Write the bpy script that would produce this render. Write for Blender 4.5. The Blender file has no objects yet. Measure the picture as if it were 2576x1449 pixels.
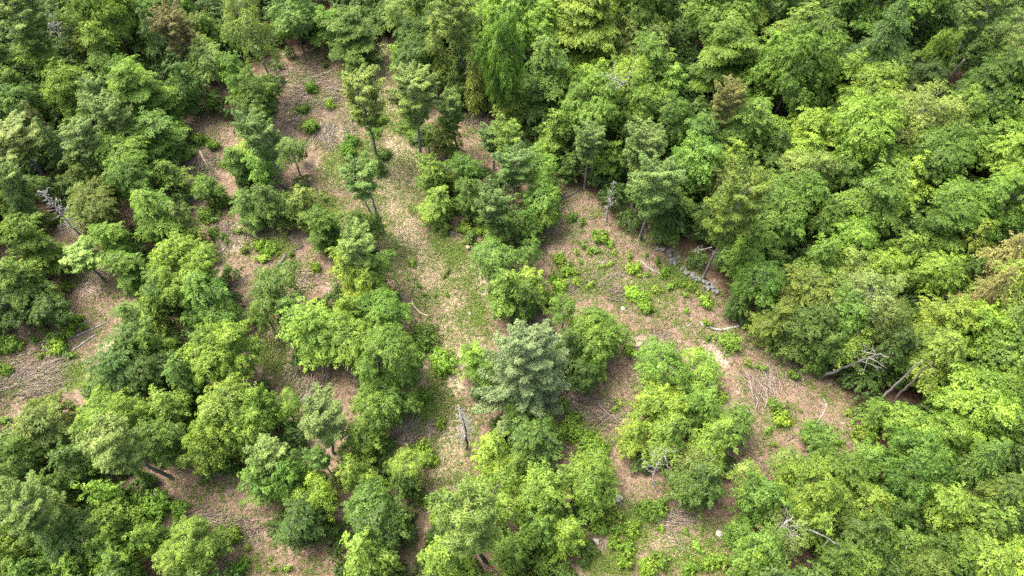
import bpy, math, random
import numpy as np
from mathutils import Vector

rng = np.random.default_rng(11)
random.seed(11)
scene = bpy.context.scene
COL = scene.collection
PI = math.pi

# ------------------------------------------------------------------ camera
CAM_H = 60.0
PITCH = math.radians(57.2)            # below the horizon
F = 24.0 / 36.0                       # focal length in picture widths
cam = bpy.data.cameras.new('camera')
cam.lens = 24.0
cam.sensor_width = 36.0
cam.clip_end = 9000
cam.clip_start = 0.5
camo = bpy.data.objects.new('camera', cam)
COL.objects.link(camo)
camo.location = (0, 0, CAM_H)
camo.rotation_euler = (PI / 2 - PITCH, 0, 0)
scene.camera = camo
W0, H0 = 2576.0, 1449.0               # survey coordinates measured on the photograph
FP = F * W0
cp, sp = math.cos(PITCH), math.sin(PITCH)


def at(px, py, z=0.0):
    """survey point -> the world point at height z"""
    u = (px - W0 / 2) / FP
    v = -(py - H0 / 2) / FP
    d = np.array([u, cp + v * sp, -sp + v * cp])
    t = (z - CAM_H) / d[2]
    return np.array([d[0] * t, d[1] * t, z])


def proj(P):
    P = np.asarray(P, float)
    x = P[..., 0]
    y = P[..., 1]
    z = P[..., 2] - CAM_H
    dep = y * cp - z * sp
    v = y * sp + z * cp
    dep = np.where(dep < 0.1, 0.1, dep)
    return np.stack([W0 / 2 + FP * x / dep, H0 / 2 - FP * v / dep], -1)


def depth(P):
    return P[1] * cp - (P[2] - CAM_H) * sp


def gz(x, y):
    return (0.22 * np.sin(x * 0.11 + 1.3) * np.cos(y * 0.09 + .4) + 0.12 * np.sin(x * 0.31 + y * 0.23)
            + 0.05 * np.sin(x * 0.9 - y * 0.7 + 2) + 0.03 * np.sin(x * 1.7 + y * 2.1))


def height_from(base, top):
    b = at(*base)
    best = min(np.arange(1.0, 30, 0.1), key=lambda h: abs(proj([b[0], b[1], h])[1] - top[1]))
    return b, float(best)


# ------------------------------------------------------------------ tags
ALL = []


def tag(o, label=None, cat=None, group=None, kind=None):
    if label: o['label'] = label
    if cat: o['category'] = cat
    if group: o['group'] = group
    if kind: o['kind'] = kind


def empty(name, loc, rz=0.0, scale=(1, 1, 1)):
    o = bpy.data.objects.new(name, None)
    o.empty_display_size = 0.3
    o.location = loc
    o.rotation_euler = (0, 0, rz)
    o.scale = scale
    COL.objects.link(o)
    return o


def part(name, me, parent=None, color=None):
    o = bpy.data.objects.new(name, me)
    COL.objects.link(o)
    if parent is not None:
        o.parent = parent
    if color is not None:
        o.color = (color[0], color[1], color[2], 1)
    return o


# ------------------------------------------------------------------ materials
def newmat(name):
    m = bpy.data.materials.new(name)
    m.use_nodes = True
    nt = m.node_tree
    nt.nodes.clear()
    out = nt.nodes.new('ShaderNodeOutputMaterial')
    return m, nt, out


def N(nt, typ, **kw):
    n = nt.nodes.new(typ)
    for k, v in kw.items():
        if k in ('inputs',):
            for kk, vv in v.items():
                n.inputs[kk].default_value = vv
        else:
            setattr(n, k, v)
    return n


def foliage(name, transl=0.38, rough=0.5, spec=0.3, leafvar=0.16, clumpvar=0.32, hue=0.013):
    """leaf colour = the tree's own colour, varied from clump to clump and from leaf to leaf"""
    m, nt, out = newmat(name)
    L = nt.links.new
    oi = N(nt, 'ShaderNodeObjectInfo')
    geo = N(nt, 'ShaderNodeNewGeometry')
    at_ = N(nt, 'ShaderNodeAttribute')
    at_.attribute_name = 'clump'
    v1 = N(nt, 'ShaderNodeMapRange', inputs={'To Min': 1 - leafvar, 'To Max': 1 + leafvar})
    L(geo.outputs['Random Per Island'], v1.inputs['Value'])
    v2 = N(nt, 'ShaderNodeMapRange', inputs={'To Min': 1 - clumpvar, 'To Max': 1 + clumpvar})
    L(at_.outputs['Fac'], v2.inputs['Value'])
    vm = N(nt, 'ShaderNodeMath', operation='MULTIPLY')
    L(v1.outputs[0], vm.inputs[0]); L(v2.outputs[0], vm.inputs[1])
    hu = N(nt, 'ShaderNodeMapRange', inputs={'To Min': 0.5 + hue * .8, 'To Max': 0.5 - hue})
    L(at_.outputs['Fac'], hu.inputs['Value'])
    hs = N(nt, 'ShaderNodeHueSaturation')
    L(oi.outputs['Color'], hs.inputs['Color'])
    L(hu.outputs[0], hs.inputs['Hue'])
    L(vm.outputs[0], hs.inputs['Value'])
    pr = N(nt, 'ShaderNodeBsdfPrincipled')
    pr.inputs['Roughness'].default_value = rough
    pr.inputs['Specular IOR Level'].default_value = spec
    L(hs.outputs[0], pr.inputs['Base Color'])
    tr = N(nt, 'ShaderNodeBsdfTranslucent')
    tm = N(nt, 'ShaderNodeMix', data_type='RGBA', blend_type='MULTIPLY')
    tm.inputs['Factor'].default_value = 1.0
    tm.inputs['B'].default_value = (1.1, 1.2, 0.4, 1)
    L(hs.outputs[0], tm.inputs['A'])
    L(tm.outputs['Result'], tr.inputs['Color'])
    mx = N(nt, 'ShaderNodeMixShader')
    mx.inputs[0].default_value = transl
    L(pr.outputs[0], mx.inputs[1]); L(tr.outputs[0], mx.inputs[2])
    L(mx.outputs[0], out.inputs[0])
    return m


def woodmat(name, c1, c2, scale=6.0, zs=0.2, bump=0.4, rough=0.85):
    m, nt, out = newmat(name)
    L = nt.links.new
    tc = N(nt, 'ShaderNodeTexCoord')
    mp = N(nt, 'ShaderNodeMapping')
    mp.inputs['Scale'].default_value = (1, 1, zs)
    no = N(nt, 'ShaderNodeTexNoise', inputs={'Scale': scale, 'Detail': 6.0, 'Roughness': 0.7})
    L(tc.outputs['Object'], mp.inputs[0])
    L(mp.outputs[0], no.inputs['Vector'])
    cr = N(nt, 'ShaderNodeValToRGB')
    cr.color_ramp.elements[0].position = 0.32
    cr.color_ramp.elements[0].color = (*c1, 1)
    cr.color_ramp.elements[1].position = 0.68
    cr.color_ramp.elements[1].color = (*c2, 1)
    L(no.outputs['Fac'], cr.inputs[0])
    pr = N(nt, 'ShaderNodeBsdfPrincipled')
    pr.inputs['Roughness'].default_value = rough
    pr.inputs['Specular IOR Level'].default_value = 0.2
    L(cr.outputs[0], pr.inputs['Base Color'])
    bp = N(nt, 'ShaderNodeBump', inputs={'Strength': bump, 'Distance': 0.03})
    L(no.outputs['Fac'], bp.inputs['Height'])
    L(bp.outputs[0], pr.inputs['Normal'])
    L(pr.outputs[0], out.inputs[0])
    return m


def islandmat(name, cols, rough=0.8, transl=0.0):
    """every flake, stick or blade takes its own colour from a short range"""
    m, nt, out = newmat(name)
    L = nt.links.new
    geo = N(nt, 'ShaderNodeNewGeometry')
    cr = N(nt, 'ShaderNodeValToRGB')
    e = cr.color_ramp.elements
    for i, c in enumerate(cols):
        p = i / (len(cols) - 1)
        if i == 0:
            e[0].position = 0; e[0].color = (*c, 1)
        elif i == len(cols) - 1:
            e[len(e) - 1].position = 1; e[len(e) - 1].color = (*c, 1)
        else:
            x = e.new(p); x.color = (*c, 1)
    L(geo.outputs['Random Per Island'], cr.inputs[0])
    pr = N(nt, 'ShaderNodeBsdfPrincipled')
    pr.inputs['Roughness'].default_value = rough
    pr.inputs['Specular IOR Level'].default_value = 0.2
    L(cr.outputs[0], pr.inputs['Base Color'])
    if transl > 0:
        tr = N(nt, 'ShaderNodeBsdfTranslucent')
        L(cr.outputs[0], tr.inputs['Color'])
        mx = N(nt, 'ShaderNodeMixShader')
        mx.inputs[0].default_value = transl
        L(pr.outputs[0], mx.inputs[1])
        L(tr.outputs[0], mx.inputs[2])
        L(mx.outputs[0], out.inputs[0])
    else:
        L(pr.outputs[0], out.inputs[0])
    return m


M_LEAF = foliage('broad_leaves')
M_NEEDLE = foliage('needles', transl=0.25, leafvar=.2, clumpvar=.28, hue=.015)
M_BARK = woodmat('bark', (0.046, 0.036, 0.030), (0.139, 0.122, 0.106))
M_PINEBARK = woodmat('pine_bark', (0.066, 0.059, 0.056), (0.178, 0.165, 0.155))
M_BIRCH = woodmat('birch_bark', (0.125, 0.120, 0.110), (0.330, 0.320, 0.300), scale=5, zs=1.2)
M_GREYBARK = woodmat('grey_bark', (0.086, 0.079, 0.069), (0.224, 0.211, 0.191), scale=5, zs=1.2)
M_DEAD = woodmat('weathered_wood', (0.132, 0.125, 0.119), (0.310, 0.297, 0.284))
M_TANLOG = woodmat('peeled_wood', (0.198, 0.152, 0.112), (0.370, 0.310, 0.244))
M_DARKLOG = woodmat('dark_wood', (0.046, 0.036, 0.030), (0.145, 0.125, 0.109))
M_CUT = woodmat('cut_wood', (0.277, 0.218, 0.145), (0.396, 0.330, 0.238))
M_STONE = woodmat('stone', (0.055, 0.056, 0.050), (0.19, 0.188, 0.175), scale=5, zs=1, bump=0.6)
M_PALESTONE = woodmat('pale_stone', (0.20, 0.185, 0.165), (0.34, 0.32, 0.285), scale=4, zs=1, bump=0.6)


# ------------------------------------------------------------------ mesh builders
def mesh_from(name, V, Fc, mat, smooth=False):
    """V (n,3); Fc (m,k) with k = 3 or 4"""
    me = bpy.data.meshes.new(name)
    V = np.ascontiguousarray(V, np.float32)
    Fc = np.ascontiguousarray(Fc, np.int32)
    m, k = Fc.shape
    me.vertices.add(len(V))
    me.vertices.foreach_set('co', V.ravel())
    me.loops.add(m * k)
    me.loops.foreach_set('vertex_index', Fc.ravel())
    me.polygons.add(m)
    me.polygons.foreach_set('loop_start', np.arange(0, m * k, k, dtype=np.int32))
    if smooth:
        me.polygons.foreach_set('use_smooth', np.ones(m, dtype=bool))
    me.materials.append(mat)
    me.update(calc_edges=True)
    me.validate()
    return me


def nrm(v):
    return v / (np.linalg.norm(v, axis=-1, keepdims=True) + 1e-9)


def leaf_mesh(name, P, Nn, T, Ln, Wd, mat, fold=0.12, clump=None):
    """kite-shaped leaves: centres P, normals Nn, directions T"""
    n = len(P)
    Nn = nrm(Nn)
    T = nrm(T - Nn * np.sum(T * Nn, -1, keepdims=True))
    B = np.cross(Nn, T)
    Ln = np.broadcast_to(np.asarray(Ln, float), (n,))[:, None]
    Wd = np.broadcast_to(np.asarray(Wd, float), (n,))[:, None]
    V = np.empty((n, 4, 3))
    V[:, 0] = P - T * Ln * .5 - Nn * Ln * fold
    V[:, 1] = P + B * Wd * .5 + Nn * Ln * fold * .5 - T * Ln * .08
    V[:, 2] = P + T * Ln * .5 - Nn * Ln * fold * 1.5
    V[:, 3] = P - B * Wd * .5 + Nn * Ln * fold * .5 - T * Ln * .08
    Fc = np.arange(n * 4).reshape(n, 4)
    me = mesh_from(name, V.reshape(-1, 3), Fc, mat)
    if clump is not None:
        a = me.attributes.new('clump', 'FLOAT', 'FACE')
        a.data.foreach_set('value', np.asarray(clump, np.float32))
    return me


class Tubes:
    def __init__(self):
        self.V = []; self.F = []; self.n = 0

    def add(self, pts, rad, sides=6, cap=True):
        pts = np.asarray(pts, float)
        k = len(pts)
        rad = np.broadcast_to(np.asarray(rad, float), (k,))
        t = np.gradient(pts, axis=0)
        t = nrm(t)
        a = np.array([0, 0, 1.0]) if abs(t[0][2]) < 0.8 else np.array([1.0, 0, 0])
        u = nrm(np.cross(t, a))
        v = np.cross(t, u)
        ang = np.arange(sides) * 2 * PI / sides
        ring = pts[:, None, :] + rad[:, None, None] * (np.cos(ang)[None, :, None] * u[:, None, :] + np.sin(ang)[None, :, None] * v[:, None, :])
        self.V.append(ring.reshape(-1, 3))
        b = self.n
        for i in range(k - 1):
            for j in range(sides):
                j2 = (j + 1) % sides
                self.F.append((b + i * sides + j, b + i * sides + j2, b + (i + 1) * sides + j2, b + (i + 1) * sides + j))
        self.n += k * sides
        if cap:
            for e in (0, k - 1):
                self.V.append(pts[e][None])
                c = self.n
                self.n += 1
                for j in range(sides):
                    j2 = (j + 1) % sides
                    self.F.append((c, b + e * sides + j, b + e * sides + j2, c))
        return self

    def build(self, name, mat):
        V = np.concatenate(self.V)
        me = bpy.data.meshes.new(name)
        faces = [f if f[0] != f[3] else f[:3] for f in self.F]
        me.from_pydata([tuple(p) for p in V], [], faces)
        me.polygons.foreach_set('use_smooth', np.ones(len(me.polygons), dtype=bool))
        me.materials.append(mat)
        me.update()
        return me


def curve(p0, p1, bend, n=6, wob=0.0):
    p0 = np.asarray(p0, float); p1 = np.asarray(p1, float)
    t = np.linspace(0, 1, n)[:, None]
    p = p0 * (1 - t) + p1 * t + np.asarray(bend)[None] * (4 * t * (1 - t))
    if wob:
        j = rng.normal(size=(n, 3)) * wob
        j[0] = 0; j[-1] *= .5
        p = p + j
    return p


def unit(n):
    return nrm(rng.normal(size=(n, 3)))


UP = np.array([0, 0, 1.0])


# ---- crowns -------------------------------------------------------
def clumps(name, C, A, Nn, k, ln, wd, th, leaf, mat, aspect=0.62, droop=0.35, jit=0.3, cvar=None):
    """leafy clumps: centre C, pointing along A, top side Nn; a small drooping dome of k leaves each"""
    if k > 16:
        k = int(k * 1.45); leaf = leaf * .82
    n = len(C)
    Nn = nrm(Nn)
    A = nrm(A - Nn * np.sum(A * Nn, -1, keepdims=True) * .8)
    B = nrm(np.cross(Nn, A))
    sz = rng.uniform(.7, 1.3, (n, 1))
    u = rng.uniform(-1, 1, (n, k))
    v = rng.uniform(-1, 1, (n, k)) * (1 - .55 * np.clip(u, 0, 1)) * np.sqrt(np.clip(1.05 - u * u * .8, 0, 1))
    hgt = th * (1 - .75 * u * u - .75 * v * v) * rng.uniform(.35, 1.1, (n, k)) - droop * ln * np.clip(u, 0, 1) ** 2
    P = C[:, None] + A[:, None] * (u * ln * sz)[..., None] + B[:, None] * (v * wd * sz)[..., None] + Nn[:, None] * (hgt * sz)[..., None]
    LN = Nn[:, None] + A[:, None] * (u * .65)[..., None] + B[:, None] * (v * .65)[..., None] + rng.normal(size=(n, k, 3)) * jit
    T = A[:, None] * (.6 + u * .5)[..., None] + B[:, None] * (v * 1.1)[..., None] + rng.normal(size=(n, k, 3)) * .3
    cv = rng.uniform(0, 1, n) if cvar is None else np.clip(cvar + rng.normal(size=n) * .2, 0, 1)
    L = leaf * rng.uniform(0.75, 1.3, n * k)
    return leaf_mesh(name, P.reshape(-1, 3), LN.reshape(-1, 3), T.reshape(-1, 3), L, L * aspect, mat, clump=np.repeat(cv, k))


def thin(P, r):
    """keep one point in every cell of a grid"""
    K = np.floor(P / r + rng.uniform(0, 1, 3)).astype(np.int64)
    key = (K[:, 0] * 92821 + K[:, 1]) * 68917 + K[:, 2]
    keep = np.zeros(len(P), bool)
    keep[np.unique(key, return_index=True)[1]] = True
    return keep


def lobed_tree(R, H, leaf=0.2, nl=None, zf=0.3, lob=(0.25, 0.44), gap=0.1, barkm=None, sp=0.42, k=21):
    z0 = H * zf
    c = np.array([0, 0, (H + z0) / 2])
    bz = (H - z0) / 2
    nl = nl or int(20 + R * 4)
    i = np.arange(nl) + .5
    zz = 1 - 1.55 * i / nl
    ph = i * 2.399963 + rng.uniform(0, 6)
    rr = np.sqrt(np.clip(1 - zz * zz, 0, 1))
    D = nrm(np.stack([np.cos(ph) * rr, np.sin(ph) * rr, zz], -1) + rng.normal(size=(nl, 3)) * .2)
    bul = np.ones(nl)                     # uneven outline: broad bulges and dents
    for _ in range(6):
        q = unit(1)[0]
        bul += rng.uniform(-.3, .26) * np.clip(D @ q, 0, 1) ** 2
    LC = c + D * np.array([R, R, bz]) * (rng.uniform(.42, .92, nl) * bul)[:, None]
    LR = R * rng.uniform(lob[0], lob[1], nl)
    Cs, Ns, As, Vs = [], [], [], []
    lobv = rng.uniform(.2, .8, nl)
    for j in range(nl):
        m = int(4 * PI * LR[j] ** 2 / (sp * sp) * 1.5)
        d = nrm(unit(m) + D[j] * .6 + UP * .3)
        rad = LR[j] * rng.uniform(.8, 1.05, m) + (rng.uniform(0, 1, m) > .74) * rng.uniform(.1, .65, m)
        p = LC[j] + d * rad[:, None] * np.array([1, 1, .9])
        dist = np.linalg.norm((p[:, None] - LC[None]) / LR[None, :, None], axis=-1)
        dist[:, j] = 9
        ok = (dist.min(1) > .8) & (rng.uniform(0, 1, m) > gap)
        ok[ok] &= thin(p[ok], sp * .86)
        Cs.append(p[ok]); Ns.append(d[ok] * .5 + UP * .65); As.append(d[ok] + D[j] * .6); Vs.append(np.full(ok.sum(), lobv[j]))
    C = np.concatenate(Cs)
    Nn = np.concatenate(Ns) + rng.normal(size=C.shape) * .22
    A = np.concatenate(As) * np.array([1, 1, .35]) + rng.normal(size=C.shape) * .3
    crown = clumps('crown', C, A, Nn, k, sp * .84, sp * .6, sp * .42, leaf, M_LEAF, cvar=np.concatenate(Vs))
    barkm = barkm or M_BARK
    tr = Tubes()
    top = np.array([rng.normal() * .2, rng.normal() * .2, H * .8])
    r0 = 0.05 + H * .012
    tr.add(curve((0, 0, -.25), top, rng.normal(size=3) * .15, 9, .05), np.linspace(r0, r0 * .25, 9), 8)
    li = Tubes().add(curve((0, 0, H * .1), top, (0, 0, 0), 5), .02, 4)
    for j in range(nl):
        if D[j, 2] < -.35 and rng.uniform() < .4: continue
        zs = np.clip(LC[j, 2] - np.hypot(LC[j, 0], LC[j, 1]) * rng.uniform(.5, .9), H * .22, H * .72)
        s = top * (zs / (H * .8))
        li.add(curve(s, LC[j] + D[j] * LR[j] * .3, UP * rng.uniform(-.1, .3), 6, .07), np.linspace(r0 * .38, .014, 6), 5)
    return dict(R=R, H=H, hc=(H + z0) / 2, parts=[('trunk', tr.build('trunk', barkm)), ('branches', li.build('branches', barkm)), ('crown', crown)])


def layered_tree(R, H, leaf=0.2, nb=34, zf=0.14, droop=0.25, rise=0.4, k=19, mat=None, barkm=None, shape=1.0, aspect=0.6, cl=.36, cw=.24):
    """boughs round a stem, each a pointed leafy frond: young beech, maple and hemlock"""
    mat = mat or M_LEAF
    barkm = barkm or M_BARK
    Cs, Ns, As, Vs = [], [], [], []
    li = Tubes().add([(0, 0, H * .05), (0, 0, H * .5), (0, 0, H * .96)], .014, 4)
    z0 = H * zf
    lop = rng.uniform(0, 2 * PI)
    for i in range(nb):
        t = (i + rng.uniform(0, 1)) / nb
        z = z0 + (H * .97 - z0) * t
        prof = (math.sin(PI * min(1, (.12 + .88 * (1 - t)) ** .8 * .62)) if shape == 1.0 else (1 - t) ** .75 * .95 + .06)
        az = i * 2.399963 + rng.normal() * .3
        Lb = R * prof * rng.uniform(.6, 1.25) * (1 + .16 * math.cos(az - lop))
        d = np.array([math.cos(az), math.sin(az), 0])
        side = np.array([-d[1], d[0], 0])
        up = (rise + .7 * t * rise) * rng.uniform(.5, 1.4)
        ns = max(3, int(Lb / (cl * .62)))
        s = np.linspace(.3, 1.0, ns) if Lb > .8 else np.linspace(.4, 1, ns)
        cen = d[None] * (Lb * s)[:, None]
        cen[:, 2] = z + Lb * (up * s - droop * s ** 2 * 1.3)
        st = max(1, ns // 4)
        bp = np.array([[0, 0, z - .1]] + list(cen[::st]))
        li.add(bp, np.linspace(.010 + .010 * Lb, .007, len(bp)), 4, cap=False)
        wid = .36 * Lb * np.sin(PI * np.clip(s * .80 + .14, 0, 1))
        bv = rng.uniform(.15, .85)
        for q in range(ns):
            m = max(1, int(round(wid[q] * 2 / (cw * 1.75))))
            o = (np.linspace(-1, 1, m) if m > 1 else np.zeros(1)) * wid[q]
            pc = cen[q][None] + side[None] * (o + rng.normal(size=m) * .08)[:, None] + d[None] * (-np.abs(o) * .4 + rng.normal(size=m) * .1)[:, None] + UP[None] * (rng.normal(size=m) * .07)[:, None]
            pc[:, 2] -= np.abs(o) * .22
            Cs.append(pc)
            Ns.append(UP[None] + d[None] * .3 + side[None] * (o * .25)[:, None])
            As.append(d[None] + side[None] * (o / (wid[q] + .05) * .75)[:, None])
            Vs.append(np.full(m, bv))
    nt_ = 7                                # leader
    Cs.append(np.array([0, 0, H * .95]) + rng.normal(size=(nt_, 3)) * np.array([.14, .14, .22])); Ns.append(np.tile(UP, (nt_, 1)) + 0.0); As.append(unit(nt_)); Vs.append(np.full(nt_, .7))
    C = np.concatenate(Cs)
    Nn = np.concatenate(Ns) + rng.normal(size=C.shape) * .2
    A = np.concatenate(As) + rng.normal(size=C.shape) * .2
    crown = clumps('crown', C, A, Nn, k, cl, cw, .10, leaf, mat, aspect=aspect, droop=.45, cvar=np.concatenate(Vs))
    tr = Tubes()
    r0 = .04 + H * .011
    tr.add(curve((0, 0, -.25), (0, 0, H * .97), (rng.normal() * .1, rng.normal() * .1, 0), 9, .03), np.linspace(r0, .015, 9), 7)
    return dict(R=R, H=H, hc=H * (.2 + .5 * (1 + zf) / 2 + .12), parts=[('trunk', tr.build('trunk', barkm)), ('branches', li.build('branches', barkm)), ('crown', crown)])


def pine_tree(R, H, zf=0.45, nb=40, tuft=0.26, full=False, dead=10, twin=False):
    P, Dr, Vv = [], [], []
    li = Tubes()
    tr = Tubes()
    r0 = .06 + H * .010
    bend = (rng.normal() * .2, rng.normal() * .2, 0)
    axis = curve((0, 0, -.3), (rng.normal() * .25, rng.normal() * .25, H * .985), bend, 12, .03)
    tr.add(axis, np.linspace(r0, .03, 12), 8)
    li.add(axis[1:], .02, 4)
    if twin:
        ax2 = curve((.25, -.2, -.3), (.8, -.5, H * .93), (.2, -.2, 0), 12, .04)
        tr.add(ax2, np.linspace(r0 * .85, .03, 12), 8)

    def stem(z, a=axis):
        f = np.interp(z, a[:, 2], np.arange(len(a)))
        i = int(min(f, len(a) - 2))
        return a[i] + (a[i + 1] - a[i]) * (f - i)

    def plume(base, d, ln, v):
        """one brush of needles: tufts along a short twig"""
        m = max(4, int(ln / .075))
        u = np.linspace(.1, 1, m)
        wob = rng.normal(size=(m, 3)) * .055
        P.append(base + d * (ln * u)[:, None] + wob)
        Dr.append(np.tile(d, (m, 1)) + rng.normal(size=(m, 3)) * .2)
        Vv.append(np.full(m, v))

    for i in range(nb):
        t = ((i // 5) * 5 + 2.5 + rng.normal() * .8) / nb
        t = min(max(t, 0), .985)
        z = H * (zf + (.985 - zf) * t)
        if full:
            prof = (1 - t) ** .55 * .95 + .1
        else:
            prof = math.sin(PI * (.18 + .80 * (1 - t) ** .9)) * .9 + .14
        Lb = R * prof * rng.uniform(.55, 1.15)
        az = i * 2 * PI / 5 + (i // 5) * .7 + rng.normal() * .25
        d = np.array([math.cos(az), math.sin(az), 0])
        side = np.array([-d[1], d[0], 0])
        s0 = stem(z, ax2 if (twin and i % 2) else axis)
        rise = rng.uniform(.05, .35) + .65 * t ** 2
        m = 6
        s = np.linspace(0, 1, m)
        bp = s0[None] + d[None] * (Lb * s)[:, None] + UP[None] * (Lb * (rise * s + .12 * s ** 3 - .22 * s * (1 - t)))[:, None] + side[None] * (rng.normal() * .12 * Lb * s ** 2)[:, None]
        li.add(bp, np.linspace(.016 + .011 * Lb, .007, m), 4, cap=False)
        npl = max(3, int(Lb * 7.5))
        bv = rng.uniform(.2, .8)
        for q in range(npl):
            u = .26 + .74 * (q + .5) / npl
            b_ = np.array([np.interp(u, s, bp[:, k_]) for k_ in range(3)])
            sd = 1 if q % 2 else -1
            ln = (.26 + .34 * Lb * (1.08 - u)) * rng.uniform(.7, 1.2)
            ln = min(ln, .85)
            dd = nrm((d * .75 + side * sd * rng.uniform(.45, .95) + UP * rng.uniform(.15, .55))[None])[0]
            plume(b_, dd, ln, bv + rng.normal() * .15)
        plume(bp[-1] - d * .1, nrm((d + UP * .5)[None])[0], .4, bv)
    for _ in range(3):
        plume(axis[-1] - UP * .3, nrm((UP + unit(1)[0] * .5)[None])[0], .45, .7)
    P = np.concatenate(P); Dr = np.concatenate(Dr); Vv = np.clip(np.concatenate(Vv), 0, 1)
    k = 8
    n = len(P)
    dirs = nrm(nrm(Dr)[:, None] * .75 + nrm(rng.normal(size=(n, k, 3))) * .8)
    Ln = tuft * rng.uniform(.7, 1.25, (n, k))
    cen = P[:, None] + dirs * (Ln * .5)[..., None]
    NN = nrm(rng.normal(size=(n, k, 3)) * .45 + UP * .9)
    crown = leaf_mesh('crown', cen.reshape(-1, 3), NN.reshape(-1, 3), dirs.reshape(-1, 3), Ln.ravel(), .06, M_NEEDLE, fold=.03, clump=np.repeat(Vv, k))
    for i in range(dead):
        z = H * rng.uniform(.22, zf + .08)
        az = rng.uniform(0, 2 * PI)
        d = np.array([math.cos(az), math.sin(az), rng.uniform(-.25, .3)])
        Lb = rng.uniform(.5, 1.6)
        s0 = stem(z)
        li.add(curve(s0, s0 + d * Lb, UP * -.08, 4, .04), np.linspace(.028, .008, 4), 4)
    return dict(R=R, H=H, hc=H * (zf + .97) / 2, parts=[('trunk', tr.build('trunk', M_PINEBARK)), ('branches', li.build('branches', M_PINEBARK)), ('crown', crown)])


def dead_tree(H, R, nb=40, lean=0.0, mat=None, bm=None, white_from=0.35, curl=0.2):
    mat = mat or M_DEAD
    bm = bm or mat
    tr = Tubes(); li = Tubes()
    axis = curve((0, 0, -.3), (lean, 0, H), (rng.normal() * .2, rng.normal() * .2, 0), 10, .05)
    r0 = .05 + H * .009
    tr.add(axis, np.linspace(r0, .02, 10), 8)
    li.add(axis[1:], .018, 4)
    for i in range(nb):
        t = rng.uniform(white_from, .98)
        z = H * t
        f = t * 9
        j = int(min(f, 8))
        s0 = axis[j] + (axis[j + 1] - axis[j]) * (f - j)
        az = i * 2.4 + rng.normal() * .4
        d = np.array([math.cos(az), math.sin(az), rng.uniform(-.15, .55)])
        Lb = R * rng.uniform(.45, 1.1) * (1.15 - t * .75)
        p = curve(s0, s0 + d * Lb, UP * rng.uniform(-curl, curl) * .5, 6, .05 * Lb)
        li.add(p, np.linspace(.032, .012, 6), 4)
        for q in range(4):
            u = rng.integers(2, 5)
            dd = nrm(d[None] + rng.normal(size=(1, 3)) * .7)[0]
            li.add(curve(p[u], p[u] + dd * Lb * rng.uniform(.2, .5), UP * .03, 4, .03), np.linspace(.020, .009, 4), 3)
    return dict(R=R, H=H, hc=H * .6, parts=[('trunk', tr.build('trunk', mat)), ('branches', li.build('branches', bm))])


def shrub(R, H, n=None, leaf=0.15, stems=7):
    li = Tubes()
    C, Nn = [], []
    for i in range(stems):
        az = i * 2.4 + rng.normal() * .5
        q = R * rng.uniform(.15, 1.0) * (1 + .45 * math.cos(az - 1))
        tip = np.array([math.cos(az) * q, math.sin(az) * q, H * rng.uniform(.35, 1.05)])
        p = curve((0, 0, -.05), tip, UP * .05, 5, .03)
        li.add(p, np.linspace(.015, .006, 5), 4)
        m = int(12 * R / .6)
        u = rng.uniform(.35, 1.05, m)
        base = np.stack([np.interp(u, np.linspace(0, 1, 5), p[:, k_]) for k_ in range(3)], -1)
        base += rng.normal(size=(m, 3)) * np.array([.22, .22, .12]) * R
        base[:, 2] = np.maximum(base[:, 2], .05)
        C.append(base); Nn.append(nrm(base * np.array([.7, .7, .2]) + UP * .5))
    C = np.concatenate(C); Nn = np.concatenate(Nn) + rng.normal(size=C.shape) * .3
    fol = clumps('foliage', C, nrm(C * np.array([1, 1, .1]) + rng.normal(size=C.shape) * .3), Nn, 9, .17, .12, .07, leaf, M_LEAF, aspect=.55)
    return dict(R=R, H=H, hc=H * .5, parts=[('stems', li.build('stems', M_BARK)), ('foliage', fol)])


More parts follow.
